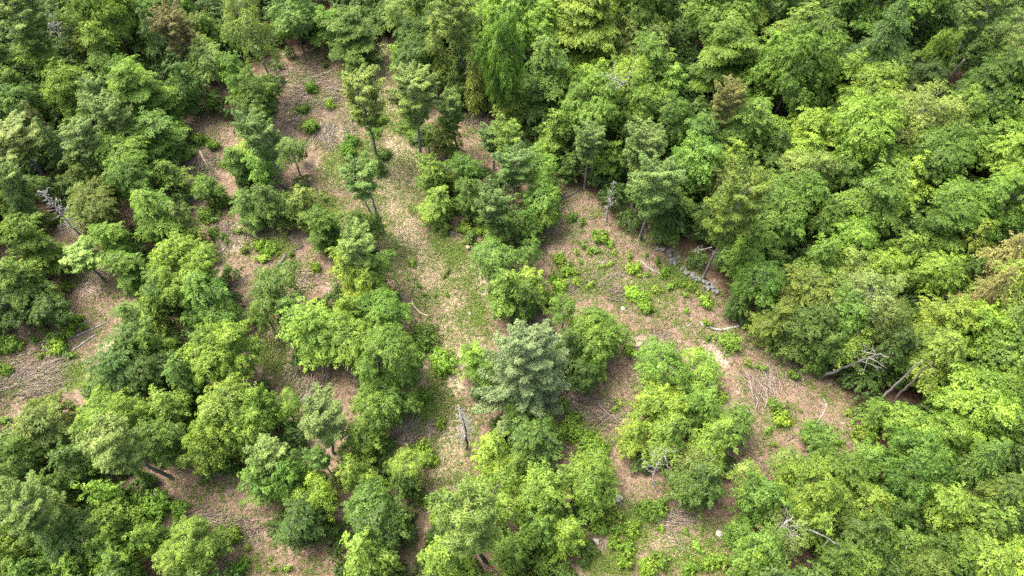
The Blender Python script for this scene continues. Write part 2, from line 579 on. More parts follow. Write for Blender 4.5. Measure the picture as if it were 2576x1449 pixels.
PROTO = {
    'L': [lobed_tree(R_, H_, leaf=lf, zf=zf_, nl=n_, lob=lb_, gap=g_, sp=sp_, k=24) for (R_, H_, lf, zf_, n_, lb_, g_, sp_) in (
        (1.5, 6.5, .17, .18, 22, (.24, .44), .08, .40), (1.7, 7.0, .17, .2, 30, (.2, .38), .12, .40), (1.9, 7.5, .18, .22, 18, (.28, .48), .15, .44), (1.8, 6.2, .17, .15, 26, (.2, .4), .1, .4),
        (2.5, 9, .18, .2, 34, (.2, .36), .1, .44), (2.8, 9.5, .18, .22, 26, (.22, .42), .2, .44), (2.6, 8.5, .18, .18, 46, (.16, .30), .12, .44), (2.7, 10, .18, .25, 30, (.2, .38), .16, .44),
        (3.8, 12, .20, .22, 44, (.16, .32), .12, .48), (4.0, 12.5, .20, .26, 60, (.14, .27), .15, .48), (4.1, 12, .20, .24, 36, (.18, .36), .2, .48), (3.7, 11, .20, .2, 50, (.15, .3), .16, .48))],
    'B': [layered_tree(1.6, 6, nb=26), layered_tree(1.8, 6.8, nb=24, droop=.4), layered_tree(1.7, 5.6, nb=20, rise=.55), layered_tree(2.6, 8.5, nb=34), layered_tree(2.7, 9, nb=28, droop=.38), layered_tree(2.5, 9.4, nb=32, rise=.6),
          layered_tree(3.9, 12, nb=44, leaf=.21), layered_tree(4.0, 11.5, nb=38, leaf=.21, droop=.35), layered_tree(3.7, 12.5, nb=48, leaf=.2, rise=.55)],
    'G': [lobed_tree(1.8, 7.5, leaf=.17, zf=.22, nl=26, lob=(.22, .38), gap=.22, barkm=M_GREYBARK, sp=.44, k=17),
          lobed_tree(2.6, 10, leaf=.17, zf=.25, nl=34, lob=(.2, .34), gap=.22, barkm=M_GREYBARK, sp=.46, k=17),
          lobed_tree(3.4, 12, leaf=.18, zf=.28, nl=42, lob=(.18, .32), gap=.22, barkm=M_GREYBARK, sp=.48, k=17)],
    'P': [pine_tree(1.5, 10, zf=0.47, nb=45), pine_tree(1.8, 11, zf=0.45, nb=45), pine_tree(2.3, 13, zf=0.47, nb=50), pine_tree(2.5, 13, zf=0.42, nb=55), pine_tree(2.4, 12, zf=0.39, nb=55)],
    'T': [pine_tree(1.9, 11, zf=.64, nb=32, twin=True, dead=22)],
    'C': [pine_tree(4.1, 13, zf=.14, nb=90, full=True, dead=4)],
    'H': [layered_tree(2.4, 9, nb=52, leaf=.17, droop=.5, rise=.2, mat=M_NEEDLE, shape=2, aspect=.36, cl=.34, cw=.15),
          layered_tree(3.6, 12, nb=70, leaf=.18, droop=.45, rise=.2, mat=M_NEEDLE, shape=2, aspect=.36, cl=.36, cw=.16),
          layered_tree(3.8, 11, nb=60, leaf=.18, droop=.55, rise=.25, mat=M_NEEDLE, shape=1.0, aspect=.36, cl=.36, cw=.16)],
    'S': [shrub(.55, .7), shrub(.65, .55, stems=9), shrub(.5, .8, stems=5), shrub(1.0, 1.1, stems=14, leaf=.16), shrub(1.3, 1.5, stems=18, leaf=.17)],
}
KIND = {  # object name, word in labels, category, group
    'L': ('broadleaf_tree', 'broadleaf tree', 'tree', 'broadleaf trees of the wood'),
    'B': ('broadleaf_tree', 'broadleaf tree', 'tree', 'broadleaf trees of the wood'),
    'G': ('birch_tree', 'thin-leaved birch', 'tree', 'pale thin-leaved birches'),
    'P': ('pine_tree', 'pine with long bare trunk', 'tree', 'tall pines'),
    'T': ('pine_tree', 'pine with two dark trunks', 'tree', 'tall pines'),
    'C': ('pine_tree', 'pine', 'tree', 'tall pines'),
    'H': ('hemlock_tree', 'feathery evergreen', 'tree', 'feathery evergreens'),
    'S': ('low_shrub', 'leafy shrub', 'shrub', 'low shrubs on the clearing floor'),
}
COLS = {  # own colour of the leaves
    'm': ((0.102, 0.184, 0.025), 'mid-green'), 'b': ((0.149, 0.248, 0.031), 'bright green'), 'y': ((0.192, 0.290, 0.035), 'yellow-green'),
    'g': ((0.165, 0.233, 0.049), 'pale grey-green'), 'd': ((0.064, 0.122, 0.017), 'dark green'), 'u': ((0.097, 0.184, 0.027), 'bluish green'),
    'o': ((0.126, 0.185, 0.026), 'olive'), 'p': ((0.118, 0.196, 0.043), 'grey-green'), 'q': ((0.150, 0.222, 0.046), 'pale olive'),
    't': ((0.158, 0.161, 0.040), 'tan'), 'r': ((0.174, 0.201, 0.034), 'russet-topped'), 'c': ((0.178, 0.268, 0.100), 'blue-green'),
}
PLACED = []     # dict(obj, px, py, kind, col, R, size, label)


def plant(kind, col, x, y, R, H, px=None, label=None, proto=None):
    ps = PROTO[kind]
    if proto is None:
        sc = [abs(math.log(p['R'] / R)) + rng.uniform(0, .28) for p in ps]
        proto = ps[int(np.argmin(sc))]
    sxy = R / proto['R']
    sz = H / proto['H']
    z = float(gz(x, y))
    nm, word, cat, grp = KIND[kind]
    root = empty(nm, (x, y, z), rng.uniform(0, 6.283), (sxy * rng.uniform(.88, 1.12), sxy, sz))
    base = np.array(COLS[col][0])
    jit = np.exp(rng.normal(size=3) * np.array([.04, .03, .07]) + rng.normal() * (.04 if label else .13))
    cc = base * jit * (1.22 if kind == 'S' else 1.0)
    tilt = .05 if kind in 'LBGS' else .02
    root.rotation_euler = (rng.normal() * tilt, rng.normal() * tilt, root.rotation_euler[2])
    for nme, me in proto['parts']:
        part(nme, me, root, cc if nme in ('crown', 'foliage') else None)
    hc = proto['hc'] * sz
    p = proj([x, y, z + hc])
    tag(root, label, cat, grp)
    d = dict(o=root, p=p, kind=kind, col=col, R=R, H=H, x=x, y=y, label=label, word=word, cname=COLS[col][1])
    PLACED.append(d)
    return d


def crop2(c, r, x, y):
    return 858.667 * c + x / 3.0, 483.0 * r + y / 3.0


# ------------------------------------------------------------------ ground zones (outlines of the open ground)
POLY = dict(
    slash=[(735, 150), (830, 115), (870, 190), (880, 280), (905, 300), (890, 350), (820, 375), (790, 310), (720, 275)],
    track=[(940, 110), (972, 110), (980, 270), (1015, 330), (1045, 420), (1065, 520), (1095, 590), (1200, 640), (1205, 760), (1240, 840), (1130, 880), (1110, 960),
           (1190, 1030), (1180, 1130), (1190, 1240), (1080, 1250), (1070, 1150), (1000, 1110), (1010, 1020), (1060, 990), (1085, 900), (1035, 810), (1000, 700), (970, 600),
           (900, 490), (850, 520), (790, 510), (800, 440), (830, 370), (900, 380), (945, 330)],
    midleft=[(505, 520), (560, 515), (600, 570), (720, 600), (765, 640), (800, 680), (765, 730), (700, 745), (640, 705), (610, 650), (540, 605)],
    left=[(170, 590), (240, 640), (275, 700), (285, 760), (275, 830), (230, 900), (190, 960), (60, 1010), (0, 1060), (-80, 1000), (-40, 850), (80, 820), (150, 790), (160, 700)],
    lowmid=[(640, 830), (700, 860), (725, 930), (780, 960), (850, 1000), (880, 1070), (800, 1050), (740, 1000), (680, 930)],
    low=[(400, 1225), (560, 1220), (600, 1190), (585, 1260), (650, 1310), (670, 1365), (800, 1400), (845, 1480), (600, 1480), (540, 1360), (470, 1290)],
    right=[(1375, 440), (1460, 480), (1530, 545), (1600, 600), (1700, 630), (1812, 740), (1820, 800), (1860, 830), (1885, 870), (1960, 915), (2080, 960), (2145, 1050), (2195, 1085),
           (2150, 1125), (2080, 1060), (1990, 1040), (1960, 1100), (1940, 1190), (1890, 1180), (1895, 1080), (1890, 980), (1830, 890), (1740, 890), (1700, 810), (1600, 870), (1570, 790), (1480, 750), (1420, 740), (1390, 650), (1425, 560)],
    mid2=[(1515, 930), (1600, 965), (1640, 985), (1560, 1040), (1545, 1110), (1530, 1165), (1430, 1120), (1400, 1060), (1365, 1010), (1430, 975), (1500, 1000)],
    bottom=[(1560, 1255), (1640, 1225), (1700, 1285), (1830, 1290), (1812, 1350), (1830, 1480), (1490, 1480), (1545, 1340)],
    nook=[(1165, 265), (1225, 320), (1250, 410), (1180, 375), (1168, 310)],
    nook2=[(470, 290), (545, 280), (550, 330), (545, 430), (500, 450), (460, 430)],
    cnook=[(1340, 600), (1420, 560), (1400, 640), (1370, 650)],
)
PZ = {k: np.array([at(*p)[:2] for p in v]) for k, v in POLY.items()}     # on the ground, in metres


THIN = np.array([at(*p)[:2] for p in [(-300, 640), (0, 560), (300, 480), (470, 270), (720, 120), (965, 90), (1240, 300), (1400, 430), (1820, 730), (2210, 1080), (2150, 1500), (2100, 1800), (-300, 1800)]])


def inpoly(P, poly):
    x, y = P[:, 0], P[:, 1]
    r = np.zeros(len(P), bool)
    n = len(poly)
    j = n - 1
    for i in range(n):
        xi, yi = poly[i]; xj, yj = poly[j]
        c = ((yi > y) != (yj > y)) & (x < (xj - xi) * (y - yi) / (yj - yi + 1e-12) + xi)
        r ^= c
        j = i
    return r


def in_open(P):
    r = np.zeros(len(P), bool)
    for v in PZ.values():
        r |= inpoly(P, v)
    return r


TRACK = np.array([at(*p)[:2] for p in [(955, 100), (957, 200), (985, 330), (1005, 430), (1005, 520), (1035, 600), (1090, 690), (1140, 780), (1165, 850), (1150, 930), (1130, 1020), (1130, 1130), (1130, 1250), (1110, 1350), (1100, 1480)]])


def dist_line(P, L):
    d = np.full(len(P), 1e9)
    for a, b in zip(L[:-1], L[1:]):
        ab = b - a
        t = np.clip(((P - a) @ ab) / (ab @ ab), 0, 1)
        d = np.minimum(d, np.linalg.norm(P - (a + t[:, None] * ab), axis=1))
    return d


def blobs(P, lst):
    r = np.zeros(len(P))
    for (px, py, wx, wy) in lst:
        c = at(px, py)
        sx = abs(at(px + wx, py)[0] - c[0])
        sy = abs(at(px, py - wy)[1] - c[1])
        r = np.maximum(r, np.exp(-(((P[:, 0] - c[0]) / sx) ** 2 + ((P[:, 1] - c[1]) / sy) ** 2)))
    return r


GREEN = [(870, 395, 60, 40), (960, 300, 40, 30), (1620, 740, 80, 40), (1720, 700, 50, 40), (1480, 700, 70, 40), (1150, 640, 30, 40), (690, 620, 50, 25), (180, 950, 90, 40), (560, 935, 60, 50), (1195, 780, 35, 50),
         (1105, 600, 25, 50), (1600, 1330, 60, 60), (1760, 1400, 80, 50), (1080, 1020, 60, 60), (1000, 1180, 60, 60), (1520, 1420, 80, 40), (690, 900, 40, 50), (820, 530, 60, 40), (1250, 1230, 90, 50), (1960, 1060, 40, 30), (900, 640, 60, 40), (1460, 1090, 60, 40)]
STRAW = [(1010, 450, 55, 120), (1150, 850, 70, 70), (860, 430, 60, 40), (1130, 1180, 40, 110), (690, 880, 50, 70), (1100, 700, 60, 60), (1600, 720, 60, 40), (740, 700, 40, 40), (1690, 1360, 60, 40), (300, 880, 60, 40), (1180, 720, 60, 60)]
BARE = [(1010, 590, 45, 40), (1070, 660, 50, 50), (850, 335, 50, 30), (1500, 680, 50, 40), (1620, 870, 60, 40), (60, 960, 90, 50), (1700, 1320, 60, 40), (590, 600, 50, 50), (1800, 890, 60, 40), (230, 720, 40, 40)]

# ------------------------------------------------------------------ ground
fx = np.arange(-120, 120.01, 0.6)
fy = np.arange(-20, 190.01, 0.6)
gx = np.concatenate([[-6000, -2500, -1000, -500, -300, -200, -150], fx, [150, 200, 300, 500, 1000, 2500, 6000]])
gy = np.concatenate([[-6000, -2500, -1000, -400, -150, -60], fy, [230, 300, 450, 800, 1500, 3000, 6000]])
X, Y = np.meshgrid(gx, gy)
near = np.clip(1 - (np.maximum(np.abs(X) - 120, 0) + np.maximum(np.abs(Y - 85) - 105, 0)) / 200, 0, 1)
Z = gz(X, Y) * near
V = np.stack([X, Y, Z], -1).reshape(-1, 3)
nx, ny = len(gx), len(gy)
ii = np.arange(nx * ny).reshape(ny, nx)
Fq = np.stack([ii[:-1, :-1], ii[:-1, 1:], ii[1:, 1:], ii[1:, :-1]], -1).reshape(-1, 4)

gm, nt, out = newmat('forest_floor')
L = nt.links.new
tc = N(nt, 'ShaderNodeTexCoord')


def attr(n):
    a = N(nt, 'ShaderNodeAttribute'); a.attribute_name = n; return a.outputs['Fac']


def noise(s, d=4.0, r=.6):
    n = N(nt, 'ShaderNodeTexNoise', inputs={'Scale': s, 'Detail': d, 'Roughness': r})
    L(tc.outputs['Object'], n.inputs['Vector'])
    return n.outputs['Fac']


def ramp(fac, stops):
    c = N(nt, 'ShaderNodeValToRGB')
    e = c.color_ramp.elements
    e[0].position = stops[0][0]; e[0].color = (*stops[0][1], 1)
    e[1].position = stops[-1][0]; e[1].color = (*stops[-1][1], 1)
    for p, col in stops[1:-1]:
        q = e.new(p); q.color = (*col, 1)
    L(fac, c.inputs[0])
    return c.outputs[0]


def mix(fac, a, b):
    m = N(nt, 'ShaderNodeMix', data_type='RGBA')
    L(fac, m.inputs['Factor']); L(a, m.inputs['A']); L(b, m.inputs['B'])
    return m.outputs['Result']


def soft(fac, ns, lo=.35, hi=.65, amp=.7):
    """break the edge of a zone up with noise"""
    a = N(nt, 'ShaderNodeMath', operation='MULTIPLY_ADD', inputs={1: amp, 2: -amp / 2})
    L(noise(ns), a.inputs[0])
    b = N(nt, 'ShaderNodeMath', operation='ADD')
    L(fac, b.inputs[0]); L(a.outputs[0], b.inputs[1])
    r = N(nt, 'ShaderNodeMapRange', interpolation_type='SMOOTHSTEP', inputs={'From Min': lo, 'From Max': hi})
    L(b.outputs[0], r.inputs['Value'])
    return r.outputs[0]


vor = N(nt, 'ShaderNodeTexVoronoi', inputs={'Scale': 7.0, 'Randomness': 1.0})
L(tc.outputs['Object'], vor.inputs['Vector'])
sepv = N(nt, 'ShaderNodeSeparateColor')
L(vor.outputs['Color'], sepv.inputs[0])
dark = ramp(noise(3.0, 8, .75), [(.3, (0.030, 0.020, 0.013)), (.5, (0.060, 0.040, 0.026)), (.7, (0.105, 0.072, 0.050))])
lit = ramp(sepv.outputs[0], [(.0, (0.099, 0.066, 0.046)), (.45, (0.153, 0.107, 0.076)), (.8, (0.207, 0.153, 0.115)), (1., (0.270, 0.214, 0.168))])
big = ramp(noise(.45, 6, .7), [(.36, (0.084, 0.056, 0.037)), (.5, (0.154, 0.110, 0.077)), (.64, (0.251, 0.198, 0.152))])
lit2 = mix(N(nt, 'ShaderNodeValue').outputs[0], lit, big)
nt.nodes[-2].outputs[0].default_value = .45 if nt.nodes[-2].type == 'VALUE' else 0
for n_ in nt.nodes:
    if n_.type == 'VALUE': n_.outputs[0].default_value = .4
bare = ramp(noise(4.0, 8, .7), [(.3, (0.211, 0.158, 0.118)), (.55, (0.298, 0.242, 0.192)), (.75, (0.372, 0.322, 0.273))])
straw = ramp(noise(5.0, 6, .7), [(.3, (0.200, 0.170, 0.098)), (.5, (0.310, 0.268, 0.172)), (.7, (0.400, 0.352, 0.255))])
green = ramp(noise(4.0, 6, .7), [(.3, (0.047, 0.076, 0.017)), (.55, (0.102, 0.145, 0.030)), (.75, (0.204, 0.204, 0.076))])
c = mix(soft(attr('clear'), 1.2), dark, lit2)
c = mix(soft(attr('bare'), 1.0, .4, .75), c, bare)
c = mix(soft(attr('straw'), 1.3, .3, .7, .8), c, straw)
c = mix(soft(attr('green'), 1.6, .35, .7, .9), c, green)
pr = N(nt, 'ShaderNodeBsdfPrincipled')
pr.inputs['Roughness'].default_value = .95
pr.inputs['Specular IOR Level'].default_value = .1
L(c, pr.inputs['Base Color'])
bp = N(nt, 'ShaderNodeBump', inputs={'Strength': .7, 'Distance': .08})
L(noise(9.0, 6, .7), bp.inputs['Height'])
L(bp.outputs[0], pr.inputs['Normal'])
L(pr.outputs[0], out.inputs[0])

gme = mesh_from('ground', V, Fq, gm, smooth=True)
P2 = V[:, :2]
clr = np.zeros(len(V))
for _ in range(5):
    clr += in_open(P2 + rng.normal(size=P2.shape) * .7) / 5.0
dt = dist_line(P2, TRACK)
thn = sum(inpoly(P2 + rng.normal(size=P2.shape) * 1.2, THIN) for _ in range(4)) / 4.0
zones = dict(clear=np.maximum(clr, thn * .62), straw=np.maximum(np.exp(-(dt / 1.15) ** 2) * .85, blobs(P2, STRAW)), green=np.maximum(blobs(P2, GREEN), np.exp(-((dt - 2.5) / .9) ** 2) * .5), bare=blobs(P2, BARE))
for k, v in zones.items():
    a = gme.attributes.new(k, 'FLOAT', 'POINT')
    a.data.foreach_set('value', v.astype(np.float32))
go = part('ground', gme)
tag(go, 'leaf-littered ground of the thinned wood with a grassy track', 'ground', kind='structure')

# ------------------------------------------------------------------ trees, surveyed tile by tile: x y width kind colour
SURV = {
    (0, 0): '150 150 400 P q/ 820 130 480 L b/ 1130 150 320 L m/ 1330 60 300 L m/ 1310 240 280 P t/ 1490 230 270 L o/ 1940 260 290 G g 14/ 1830 60 260 G g/ 2230 190 300 L p/ 2480 210 300 L u/ '
            '740 330 300 B r/ 780 450 340 L b/ 300 440 290 B b/ 60 460 270 L m/ 80 740 300 L m/ 560 720 290 L b/ 700 930 270 B m/ 710 760 200 P q/ 1070 760 520 B b/ 1180 1020 430 B m/ 1560 460 300 G g/ 1420 660 260 L d/ '
            '1800 600 300 B m/ 1970 700 320 L m/ 1900 1100 240 B y/ 1700 1150 320 L m/ 2190 1130 210 G p/ 330 970 160 H t/ 640 1090 220 P q/ 950 1230 420 L b/ 870 930 260 P q/ '
            '680 1400 300 L o/ 1280 1330 260 B m/ 1550 1380 280 L u/ 60 1300 240 P p/ 250 1390 200 G q/ 1050 1400 280 L m/ 2000 1250 260 B m/ 1600 300 200 L m/ 960 620 260 L m/ 450 1120 280 H d/ 230 860 260 L d/ 1900 900 240 L d/ 1560 780 240 L d/ 1180 330 260 H d/ 620 350 200 L d',
    (1, 0): '110 220 380 L u/ 60 470 260 L m/ 420 110 220 G q/ 650 110 270 L m/ 900 140 340 P q 15/ 430 430 200 L b/ 600 330 300 L d/ 740 480 330 H o/ 1400 300 480 L b/ 1820 340 430 L y/ 1850 100 300 P q/ 2200 120 440 L m/ '
            '2250 340 330 L g/ 2330 480 350 B m/ 1050 260 230 L b/ 1200 620 260 L m 12/ 1560 620 370 L u/ 1310 830 270 L b/ 1020 650 270 H o/ 1880 580 250 G b/ 1850 890 430 L m/ 2180 830 450 L m/ 2420 970 340 L u/ '
            '1260 1060 190 P b/ 620 1040 230 L m 4.5/ 770 1070 230 B o 4.5/ 700 1330 330 B b/ 960 1310 330 B m/ 1480 1290 270 L u/ 1590 1060 250 L b/ 2040 1250 250 L m/ 2280 1180 300 P p/ 2310 1380 290 P p/ 1720 1280 250 B d/ '
            '860 640 250 B d/ 280 1240 140 H d 3/ 1050 100 240 L m/ 1180 160 240 B m/ 1650 60 240 L m/ 2050 560 240 B m/ 1000 460 220 L d/ 540 520 240 L d/ 1750 720 220 L m/ 2490 640 240 B b/ 1450 850 240 L d/ 2180 1060 240 B m/ 740 290 260 L d',
    (2, 0): '250 180 480 L m/ 320 430 460 L m/ 500 80 340 L o/ 720 80 260 L d/ 890 260 350 L b/ 1180 140 300 L d/ 1050 410 330 L u/ 1450 400 480 H d/ 1400 110 320 L m/ 1760 90 320 L m/ 2150 330 480 L b 15/ 2270 90 320 P q/ '
            '2500 480 270 G g/ 2300 760 430 B d/ 1830 600 300 L d/ 780 640 460 L m/ 1250 590 320 L b/ 1430 760 400 L b/ 1800 900 480 G g/ 2090 930 280 L b/ 520 950 420 L m/ 960 990 340 B y/ 1180 910 280 L b/ 1250 1130 400 L b/ '
            '900 1210 270 B y/ 1650 1060 350 G o/ 340 800 230 P t/ 80 1060 350 L u/ 360 1240 240 B y/ 100 1300 300 L m/ 880 1380 340 L g/ 1500 1290 320 L m/ 1900 1250 400 L m/ 2100 1100 300 L b/ 2400 900 330 L m/ 2450 1190 400 L b/ '
            '2450 1380 280 L y/ 1650 1390 300 B y/ 300 1400 260 G g/ 600 450 270 L b/ 2480 700 260 L m/ 1950 200 260 B m/ 1080 620 220 L m/ 1200 1350 260 L m/ 700 1150 220 B d/ 2080 660 240 H d/ 1620 240 240 L m/ 560 650 240 L m/ 2480 250 220 G q',
    (0, 1): '60 150 220 L b/ 190 130 280 H d/ 230 420 400 L b/ 200 720 420 L m/ 640 500 220 P q 5/ 620 90 300 L m/ 770 160 330 L o/ 1180 140 440 L b/ 860 370 340 B b/ 1350 380 220 H u 4/ 1450 600 520 L b/ 1560 800 480 L m/ 1250 760 360 B m/ '
            '1000 580 330 B m/ 930 900 320 B m/ 1000 1130 420 L u/ 1170 1200 260 B m/ 1720 1270 470 L b/ 1430 1400 280 L u/ 950 1340 400 B u/ 1170 1330 280 L d/ 2050 740 340 G u/ 1980 900 260 G m/ 2230 900 320 B m/ 2400 1060 420 B b/ 2440 280 350 L m/ '
            '1820 120 300 B m/ 2050 100 320 L d/ 2270 90 300 L o/ 1640 40 200 L m 4/ 370 880 220 L d/ 1180 960 240 B o/ 1380 240 260 L o/ 60 880 260 L d',
    (1, 1): '180 230 380 L m/ 90 420 270 P q/ 90 620 300 B y/ 220 740 300 B y/ 290 540 290 G m/ 330 900 370 L u/ 100 1220 340 L b/ 400 1280 420 L m/ 60 960 220 B y/ 720 60 290 B b/ 960 60 260 B m/ 1490 50 270 L u/ 1230 270 330 B m/ '
            '1580 220 290 L b 7/ 1390 260 260 L d/ 1180 490 340 G u/ 1430 440 220 G m/ 1430 680 300 L b/ 1230 780 280 B b/ 1400 830 280 B m/ 1690 880 230 G u/ 1940 950 330 B m/ 1930 1080 340 L b/ 1000 1220 340 L b/ 950 1100 240 G b/ 1700 1160 280 L d/ '
            '1950 1290 230 B b/ 1900 1390 260 L d/ 2400 1240 380 G m/ 2480 180 330 B d/ 600 1110 230 S m/ 1160 130 200 P p/ 760 1290 220 S b/ 1110 1380 240 B m 4',
    (2, 1): '620 170 480 L m/ 900 130 360 L m/ 700 360 320 L m/ 470 500 340 B m/ 560 670 360 G u/ 350 850 320 B d/ 1250 450 340 L b/ 1620 470 270 L b/ 1000 530 320 L m/ 1290 620 300 G g/ 1490 660 270 L y/ 1380 180 400 B m/ 1610 90 300 B y/ '
            '2000 180 400 L m/ 2300 160 360 L m/ 2480 60 260 L b/ 1900 330 340 B m/ 2130 370 300 B o/ 2380 560 460 H t/ 2420 760 420 H o/ 1850 660 280 L b/ 2200 860 420 H t/ 2380 1040 420 H o/ 930 830 460 B o/ 960 1040 430 L m/ 720 1010 300 B o/ '
            '1340 800 460 G g/ 1500 960 360 G g/ 1950 1000 400 L y/ 1820 1200 460 L b/ 2120 1100 300 L y/ 1260 1190 360 G b/ 2400 1260 360 L u/ 1150 1000 300 L u/ 150 1340 310 G b 4.5/ 200 190 260 B d/ 650 600 240 L d/ 1110 280 260 L d/ 1050 1180 240 L d/ 1550 1250 300 B d/ 2130 640 240 L d',
    (0, 2): '270 110 400 L o/ 330 340 460 L q/ 120 470 340 B m/ 110 650 340 L m/ 1020 250 400 L b/ 1290 210 270 L b/ 820 300 320 L b/ 1290 450 380 B m/ 1660 420 320 L b/ 1560 570 260 G b/ 1780 250 350 L y/ 1980 220 270 L b/ 1880 350 280 L b/ '
            '2060 520 230 P q 7/ 2150 130 230 G b/ 2000 740 340 L m/ 2210 720 350 L m/ 2400 910 250 G y/ 2250 1080 420 L d/ 1180 950 240 S m/ 850 900 260 L b/ 920 1060 320 L b/ 130 1080 340 B b/ 100 1300 300 B y/ 1400 1270 420 L b/ 560 1200 380 L d/ '
            '830 1220 250 L b/ 600 1420 260 L b/ 900 1410 300 L m/ 560 650 340 B d/ 420 800 280 B m/ 1160 1130 260 B b/ 1120 620 240 H d/ 330 1180 260 L d/ 300 1400 260 B m/ 1700 620 240 B d/ 2420 480 200 P p 8/ 680 480 240 G q',
    (1, 2): '300 120 360 L m/ 150 400 350 B b/ 250 730 180 B b/ 490 620 260 G y/ 1120 500 340 L y/ 1450 430 420 L m/ 1530 300 320 B m/ 1380 250 260 L d/ 1480 800 360 B b/ 1600 950 330 B b/ 1880 720 360 L b/ 1120 860 420 G b/ 860 940 300 G b/ 780 1340 350 L b/ 1310 1310 330 L m/ '
            '190 940 320 L u/ 320 1080 420 L d/ 180 1280 370 L b/ 2150 340 310 L b/ 2400 160 350 L b/ 2450 420 340 L b/ 1700 1130 300 B b/ 1430 1080 260 B m/ 60 640 240 B b/ 1330 640 220 B b/ 1880 920 240 B m/ 520 780 200 L d 4',
    (2, 2): '140 200 360 B m/ 400 260 380 B m/ 250 440 340 L b/ 90 600 260 G g/ 150 760 380 B d/ 470 730 230 G g/ 1050 150 340 B m/ 1020 420 230 L u/ 820 610 300 L g/ 1140 660 400 B m/ 1700 420 480 L b/ 1400 530 350 L m/ 1660 680 400 L u/ 1920 950 390 B y/ '
            '1370 900 380 L b/ 900 850 440 L o/ 570 930 360 L m/ 740 1130 300 G g/ 990 1090 280 L b/ 370 1100 280 L m/ 540 1290 400 B m/ 1350 1130 380 B d/ 1190 1330 300 B m/ 1650 1230 300 B m/ 2180 640 480 H d/ 2360 850 400 H o/ 2150 280 480 L b/ 2400 130 340 L b/ '
            '2450 380 340 L m/ 2260 1040 370 L m/ 2250 1290 440 L b/ 2430 1340 260 L y/ 1900 1220 260 L d/ 1300 1410 260 L b/ 550 1410 280 L b/ 2490 1100 260 B d/ 2460 620 260 L d/ 1500 250 240 L m/ 1620 980 260 B d/ 1750 1400 280 L o/ 2000 1400 260 B m/ 1450 1280 220 L d',
}


def hdef(kind, D):
    if kind == 'S': return min(1.6, .35 + .45 * D)
    if kind == 'P': return 7.5 + .8 * D
    if kind == 'H': return 3.4 + 1.0 * D
    if kind == 'G': return 3.2 + .95 * D
    return 2.6 + .85 * D


def survey(px, py, wpx, kind, col, H=None, label=None, grow=0.98):
    Hh = H or 9.0
    if kind == 'L' and rng.uniform() < (.55 if py > 560 else .38): kind = 'B'
    for _ in range(4):
        fr = {'S': .45, 'P': .76, 'H': .55, 'G': .64}.get(kind, .62)
        z = Hh * fr
        p = at(px, py, z)
        D = wpx / FP * depth(p) * grow
        Hh = H or hdef(kind, D)
    return plant(kind, col, p[0], p[1], max(.3, D / 2), Hh, label=label)


for (cc_, rr_), txt in SURV.items():
    for it in txt.split('/'):
        q = it.split()
        px, py = crop2(cc_, rr_, float(q[0]), float(q[1]))
        survey(px, py, float(q[2]) / 3, q[3], q[4], float(q[5]) if len(q) > 5 else None)

# pines whose foot and top both show: foot x y, top x y, crown width, colour, label
for (bx, by, tx, ty, w, col, kd, lab) in [
    (948, 400, 893, 188, 90, 'q', 'P', 'tall grey-trunked pine at the left edge of the upper grassy track'),
    (1060, 408, 1015, 198, 108, 'q', 'P', 'broad pale-topped pine at the right edge of the upper grassy track'),
    (1155, 385, 1137, 245, 64, 'p', 'P', 'slim pine standing in the brown nook right of the track'),
    (1242, 428, 1236, 325, 50, 'p', 'P', 'smallest slim pine beside the brown nook, in front of round trees'),
    (968, 590, 930, 415, 92, 'p', 'T', 'pine with twin dark trunks beside the grassy track'),
    (1290, 520, 1285, 385, 88, 'p', 'P', 'grey-green pine rising from the leafy clump right of the track'),
    (1608, 605, 1645, 420, 118, 'p', 'P', 'grey-green pine with pale flared trunk at the edge of the right clearing'),
    (1768, 700, 1835, 452, 122, 'o', 'P', 'olive pine with long leaning trunk behind the stone wall'),
    (1470, 478, 1468, 335, 72, 'p', 'P', 'thin-crowned pine with pale stem at the top corner of the right clearing'),
    (430, 1200, 300, 1085, 118, 'q', 'P', 'pale olive pine with silvery leaning trunk at lower left'),
    (245, 1325, 105, 1230, 130, 'q', 'P', 'pale olive pine with bare grey trunk near the bottom left corner'),
    (1222, 1412, 1213, 1255, 138, 'q', 'P', 'thick pale olive pine at the bottom centre'),
    (838, 1140, 745, 1040, 112, 'p', 'P', 'greyish pine with dense crown at lower left of the centre'),
    (120, 455, 15, 330, 110, 'q', 'P', 'pale pine with dark slanting trunk near the left edge'),
    (715, 480, 690, 290, 70, 'p', 'P', 'dark slim pine above the leafy clump left of the track'),
]:
    b, H = height_from((bx, by), (tx, ty))
    H = min(max(H, 5), 17)
    R = w / FP * depth(np.array([b[0], b[1], H * .8])) / 2 * 1.05
    plant(kd, col, b[0], b[1], R, H, label=lab)
b, H = height_from((1318, 1022), (1312, 800))
plant('C', 'c', b[0], b[1], 3.7, 13.5, label='big dense blue-green pine standing alone at the middle of the wood')

